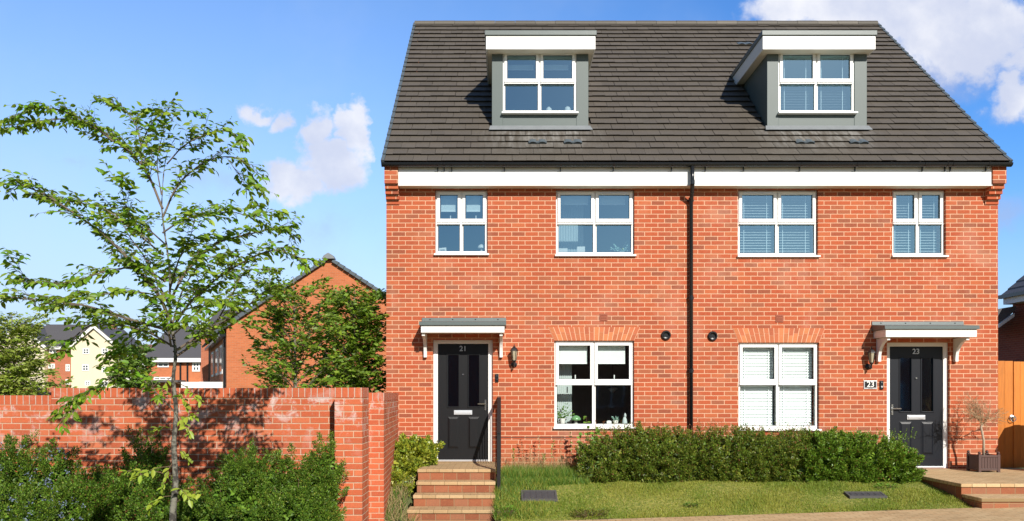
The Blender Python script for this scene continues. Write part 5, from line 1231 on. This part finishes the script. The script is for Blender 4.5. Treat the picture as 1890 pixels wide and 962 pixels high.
# ------------------------------------------------------------------ background buildings
def win_far(parent, x0, x1, z0, z1, y, n=(2, 2), d=.05, nrm=-1, glass='far_glass', fw=.09):
    f = MB(); f.box(x0, x1, y-d, y+.002, z0, z0+fw).box(x0, x1, y-d, y+.002, z1-fw, z1).box(x0, x0+fw, y-d, y+.002, z0+fw, z1-fw).box(x1-fw, x1, y-d, y+.002, z0+fw, z1-fw)
    for i in range(1, n[0]): xx = x0+(x1-x0)*i/n[0]; f.box(xx-fw*.4, xx+fw*.4, y-d, y, z0+fw, z1-fw)
    for i in range(1, n[1]): zz = z0+(z1-z0)*i/n[1]; f.box(x0+fw, x1-fw, y-d+.005, y, zz-fw*.35, zz+fw*.35)
    w_ = f.build('window', 'far_white', parent)
    MB().box(x0+fw*.9, x1-fw*.9, y-.02, y-.005, z0+fw*.9, z1-fw*.9).build('pane', glass, w_)
    return w_
# A: orange brick gable house
Y = 35.0; S_ = Y/F
ax, px_, cx_ = wx(418, Y), wx(608, Y), wx(798, Y); ez = wz(604, Y); pz = wz(479, Y)
gh = thing('gable_house', ((ax+cx_)/2, Y, 0), 'orange-red brick house end with plain gable behind the hornbeams', 'house')
dv = Vector((-5.5, 12.8, 0))*.95
MB().prism([(ax, Y, -.2), (cx_, Y, -.2), (cx_, Y, ez), (px_, Y, pz), (ax, Y, ez)], dv).build('wall', 'orange_brick', gh)
rf = MB(); e = .25; dd = Vector((px_-ax, 0, pz-ez)); dl = dd.normalized()
for (a, b) in (((ax, ez), (px_, pz)), ((cx_, ez), (px_, pz))):
    u = Vector((b[0]-a[0], 0, b[1]-a[1])).normalized(); n_ = Vector((-u.z, 0, u.x)) if u.x > 0 else Vector((u.z, 0, -u.x))
    s = Vector((a[0], Y-.12, a[1]))-u*.45; t_ = Vector((b[0], Y-.12, b[1]))
    rf.prism([s+n_*.02, t_+n_*.02, t_+n_*.11, s+n_*.11], dv*1.01)
gr = rf.build('roof', 'far_tile', gh)
for (a, b) in (((ax, ez), (px_, pz)), ((cx_, ez), (px_, pz))):
    vg = MB(); u = Vector((b[0]-a[0], 0, b[1]-a[1])).normalized(); n_ = Vector((-u.z, 0, u.x)) if u.x > 0 else Vector((u.z, 0, -u.x)); L = (Vector((b[0]-a[0], 0, b[1]-a[1]))).length+.45
    for k in range(int(L/.3)):
        s = Vector((a[0], Y-.17, a[1]))-u*.45+u*.3*k; vg.prism([s-n_*.02, s+u*.28-n_*.03, s+u*.28+n_*.10, s+n_*.13], (0, .2, 0))
    vg.build('verge_cap', 'verge_grey', gr)
MB().prism([(px_-.28, Y-.25, pz+.0), (px_+.28, Y-.25, pz), (px_+.2, Y-.25, pz+.14), (px_, Y-.25, pz+.26), (px_-.2, Y-.25, pz+.14)], (0, .35, 0)).build('ridge_end', 'lead_flashing', gr)
# gutter and windows on the shaded side wall
sd = dv.normalized(); nrm = Vector((-sd.y, sd.x, 0))
def side_box(mb, t0, t1, o0, o1, z0, z1):
    A = Vector((ax, Y, 0)); p = [A+sd*t0+nrm*o0, A+sd*t1+nrm*o0, A+sd*t1+nrm*o1, A+sd*t0+nrm*o1]
    mb.prism([(q.x, q.y, z0) for q in p], (0, 0, z1-z0))
m_ = MB(); side_box(m_, -.2, 13, .05, .3, ez-.42, ez-.28); m_.build('gutter', 'gutter_black', gh)
m_ = MB(); side_box(m_, .5, .62, .01, .1, 0, ez-.4); m_.build('downpipe', 'gutter_black', gh)
for t0 in (2.0, 5.2, 9.0):
    for z0 in (ez-2.0,):
        m_ = MB(); side_box(m_, t0, t0+1.5, -.01, .06, z0, z0+1.35); wv = m_.build('window', 'far_white', gh)
        m_ = MB(); side_box(m_, t0+.12, t0+.70, .055, .07, z0+.12, z0+1.23); side_box(m_, t0+.8, t0+1.38, .055, .07, z0+.12, z0+1.23); m_.build('pane', 'far_glass', wv)
MB().box(ax-2.6, ax-.05, Y+1.5, Y+4, 0, wz(716, Y)+.28).build('porch', 'far_white', gh)
# B: brick wing just left of it
Yw = 49; wg = thing('brick_wing_house', (wx(381, Yw), Yw, 0), 'narrow red brick house front with dark roof between the cherry trunk and the gable house', 'house')
MB().box(wx(371, Yw), wx(390, Yw), Yw, Yw+6, -.2, wz(618, Yw)).build('wall', 'far_brick', wg)
MB().prism([(wx(369, Yw), Yw-.3, wz(618, Yw)), (wx(440, Yw), Yw-.3, wz(618, Yw)), (wx(440, Yw), Yw+3, wz(572, Yw)+.3), (wx(369, Yw), Yw+3, wz(572, Yw)+.3)], (0, .3, .05)).build('roof', 'far_tile', wg)
MB().box(wx(374, Yw), wx(400, Yw), Yw-.6, Yw-.02, wz(712, Yw), wz(705, Yw)).build('porch_roof', 'far_white', wg)
MB().tube([(wx(388.5, Yw), Yw-.1, 0), (wx(388.5, Yw), Yw-.1, wz(618, Yw))], .08, 6).build('downpipe', 'gutter_black', wg)
# C: terrace in the middle
Yc = 60; tc_ = thing('terrace_house', (wx(320, Yc), Yc, 0), 'orange brick house with grey roof and white eaves seen behind the cherry trunk', 'house')
ze = wz(662, Yc)
MB().box(wx(268, Yc), wx(372, Yc), Yc, Yc+9, -.2, ze).build('wall', 'orange_brick', tc_)
MB().prism([(wx(266, Yc), Yc-.35, ze-.02), (wx(266, Yc), Yc+4.5, wz(603, Yc+4.5)), (wx(266, Yc), Yc+9.3, ze-.02), (wx(266, Yc), Yc+9.3, ze-.2), (wx(266, Yc), Yc-.3, ze-.2)], (wx(374, Yc)-wx(266, Yc), 0, 0)).build('roof', 'far_tile', tc_)
MB().box(wx(266, Yc), wx(374, Yc), Yc-.4, Yc-.32, ze-.28, ze+.02).build('fascia_board', 'far_white', tc_)
win_far(tc_, wx(291, Yc), wx(312, Yc), wz(678, Yc), wz(664, Yc), Yc); win_far(tc_, wx(355, Yc), wx(372, Yc)-.1, wz(686, Yc), wz(668, Yc), Yc, fw=.13)
win_far(tc_, wx(284, Yc), wx(318, Yc), wz(702, Yc), wz(696, Yc), Yc, (3, 1))
MB().box(wx(344, Yc), wx(372, Yc), Yc-.8, Yc-.002, wz(711, Yc), wz(707, Yc)).build('porch_roof', 'far_white', tc_)
MB().box(wx(275, Yc), wx(343, Yc), Yc-1.5, Yc-.002, wz(706, Yc), wz(702, Yc)).build('bay_roof', 'far_tile', tc_)
for x in (334, 347): MB().tube([(wx(x, Yc), Yc-.1, 0), (wx(x, Yc), Yc-.1, ze-.2)], .07, 6).build('downpipe', 'gutter_black', tc_)
# D: small house with red-brown roof
Yd_ = 70; sh = thing('small_house', (wx(245, Yd_), Yd_, 0), 'distant white house with red-brown roof above the laurel bush', 'house')
MB().box(wx(232, Yd_), wx(268, Yd_), Yd_, Yd_+7, -.2, wz(652, Yd_)).build('wall', 'far_white', sh)
mat('red_tile', (.20, .09, .06), .8, .2, 3)
MB().prism([(wx(228, Yd_), Yd_-.3, wz(653, Yd_)), (wx(228, Yd_), Yd_+3.5, wz(636, Yd_+3.5)), (wx(228, Yd_), Yd_+7.3, wz(653, Yd_))], (2.3, 0, 0)).build('roof', 'red_tile', sh)
win_far(sh, wx(240, Yd_), wx(250, Yd_), wz(668, Yd_), wz(656, Yd_), Yd_)
# E: cream flats
Ye = 128; fl = thing('apartment_building', (wx(100, Ye), Ye, 0), 'distant three-storey cream and brick flats with white-edged gables and grey roof', 'flats')
for (a, b, pk, ey_, py_) in ((131, 219, 175, 643, 606), (-6, 82, 38, 641, 604)):
    xa, xb, xp = wx(a, Ye), wx(b, Ye), wx(pk, Ye); z1_, z2_ = wz(ey_, Ye), wz(py_, Ye)
    MB().prism([(xa, Ye, 0), (xb, Ye, 0), (xb, Ye, z1_), (xp, Ye, z2_), (xa, Ye, z1_)], (0, 9, 0)).build('gable_wall', 'cream_render', fl)
    bg_ = MB()
    for q in (xa-.5, xb+.5):
        s = Vector((q, Ye-.5, z1_-.45)); t_ = Vector((xp, Ye-.5, z2_+.0)); bg_.prism([s, t_, t_+Vector((0, 0, .55)), s+Vector((0, 0, .55))], (0, .2, 0))
    bg_.build('bargeboard', 'far_white', fl)
    rr = MB()
    for q in (xa-.6, xb+.6): s = Vector((q, Ye-.45, z1_-.1)); t_ = Vector((xp, Ye-.45, z2_+.5)); rr.prism([s, t_, t_+Vector((0, 0, .25)), s+Vector((0, 0, .25))], (0, 9.6, 0))
    rr.build('gable_roof', 'far_tile', fl)
MB().box(wx(82, Ye), wx(131, Ye), Ye+1.0, Ye+9, 0, wz(640, Ye)).build('brick_wall', 'far_brick', fl)
MB().prism([(wx(40, Ye), Ye+.6, wz(641, Ye)), (wx(40, Ye), Ye+7, wz(599, Ye+7)), (wx(40, Ye), Ye+13, wz(641, Ye))], (wx(175, Ye)-wx(40, Ye), 0, 0)).build('roof', 'far_tile', fl)
MB().box(wx(82, Ye), wx(131, Ye), Ye+.5, Ye+.62, wz(641, Ye)-.3, wz(641, Ye)+.1).build('fascia_board', 'far_white', fl)
MB().box(wx(172, Ye), wx(181, Ye), Ye+5, Ye+6, wz(620, Ye), wz(596, Ye)).build('chimney', 'far_brick', fl)
for a, b, c, d in ((153, 165, 654, 643), (188, 200, 654, 643), (152, 164, 685, 673), (188, 200, 688, 677), (157, 167, 712, 703), (186, 200, 714, 703), (15, 27, 654, 643), (50, 62, 654, 643), (15, 27, 685, 673), (50, 62, 685, 673)):
    win_far(fl, wx(a, Ye), wx(b, Ye), wz(c, Ye), wz(d, Ye), Ye-.02, fw=.17)
for a, b, c, d in ((84, 98, 652, 642), (116, 122, 652, 644), (83, 95, 680, 671), (115, 123, 685, 672), (115, 124, 710, 700)):
    win_far(fl, wx(a, Ye), wx(b, Ye), wz(c, Ye), wz(d, Ye), Ye+.98, fw=.17)
# low brick wall far behind on the left
lw_ = thing('low_wall', (wx(60, 22), 22, 0), 'low brick wall with dark pipe rail behind the lower garden wall', 'wall')
MB().box(wx(20, 22), wx(100, 22), 22, 22.2, -.2, wz(716, 22)).build('wall', 'far_brick', lw_)
MB().box(wx(47, 21.5), wx(82, 21.5), 21.5, 21.9, -.2, wz(724, 21.5)).box(wx(59, 21.5), wx(72, 21.5), 21.5, 21.9, wz(724, 21.5), wz(716, 21.5)).build('meter_box', 'iron_black', lw_, bevel=.02)
# F: house on the right, its shaded side towards us
XR = 16.8; Yn, Yf_ = 16.0, 26.9; er = 5.03
rh = thing('neighbour_house', (XR+4, 21, 0), 'shaded dark brick house with grey tiled roof behind the gate on the right', 'house')
mx_ = XR+4.5; pk = er+4.5*.9
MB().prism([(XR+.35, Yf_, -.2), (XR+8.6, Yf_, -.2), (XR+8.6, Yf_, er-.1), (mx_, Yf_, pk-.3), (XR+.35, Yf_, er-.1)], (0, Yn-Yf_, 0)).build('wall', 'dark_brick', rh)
rr = MB(); NR = 16
for k in range(NR):
    a, b = k/NR, (k+1)/NR; P = lambda t_, o: (XR+4.5*t_, 0, er+4.05*t_+o)
    p0, p1 = P(a-.008, .07), P(b+.02, .02)
    for side in (1,):
        rr.prism([(p0[0], Yf_+.1, p0[2]), (p1[0], Yf_+.1, p1[2]), (p1[0], Yf_+.1, p1[2]-.03), (p0[0], Yf_+.1, p0[2]-.04)], (0, Yn-Yf_-.2, 0))
rr.prism([(mx_, Yf_+.1, pk+.02), (XR+9, Yf_+.1, er+.02), (XR+9, Yf_+.1, er-.06), (mx_, Yf_+.1, pk-.08)], (0, Yn-Yf_-.2, 0))
rr.build('roof', 'far_tile', rh)
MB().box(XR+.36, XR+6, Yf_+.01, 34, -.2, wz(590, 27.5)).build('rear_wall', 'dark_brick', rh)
MB().box(XR-.09, XR+.03, Yn, Yf_+.1, er-.06, er+.06).build('gutter', 'gutter_black', rh)
MB().box(XR+.03, XR+.36, Yn, Yf_, er-.26, er-.06).build('soffit', 'far_white', rh)
pz0 = wz(600, 26.5)
MB().prism([(wx(1834, 26.5), 26.3, pz0-.15), (wx(1868, 26.5), 26.3, wz(572, 26.5)), (wx(1868, 26.5), 26.3, wz(566, 26.5)), (wx(1834, 26.5), 26.3, wz(572, 26.5))], (0, 2.2, 0)).build('porch_roof', 'far_tile', rh)
MB().prism([(wx(1834, 26.5), 26.2, wz(606, 26.5)), (wx(1862, 26.5), 26.2, wz(586, 26.5)), (wx(1862, 26.5), 26.2, wz(580, 26.5)), (wx(1834, 26.5), 26.2, wz(600, 26.5))], (0, .1, 0)).build('bargeboard', 'far_white', rh)
# G: houses across the road behind the camera: seen only mirrored in the ground floor windows
op = thing('opposite_house', (0, -17, 0), 'brick terrace across the road, mirrored in the ground floor windows', 'house')
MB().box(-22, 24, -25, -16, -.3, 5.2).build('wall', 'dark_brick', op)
MB().prism([(-22.4, -15.6, 5.2), (-22.4, -20.5, 8.2), (-22.4, -25.4, 5.2)], (46.8, 0, 0)).build('roof', 'far_tile', op)
for i in range(9):
    for z0 in (1.0, 3.5):
        x = -20+i*5; f = MB(); f.box(x, x+1.5, -16.002, -15.93, z0, z0+1.3); wv = f.build('window', 'far_white', op)
        f = MB(); f.box(x+.1, x+.7, -15.93, -15.92, z0+.1, z0+1.2).box(x+.8, x+1.4, -15.93, -15.92, z0+.1, z0+1.2); f.build('pane', 'far_glass', wv)
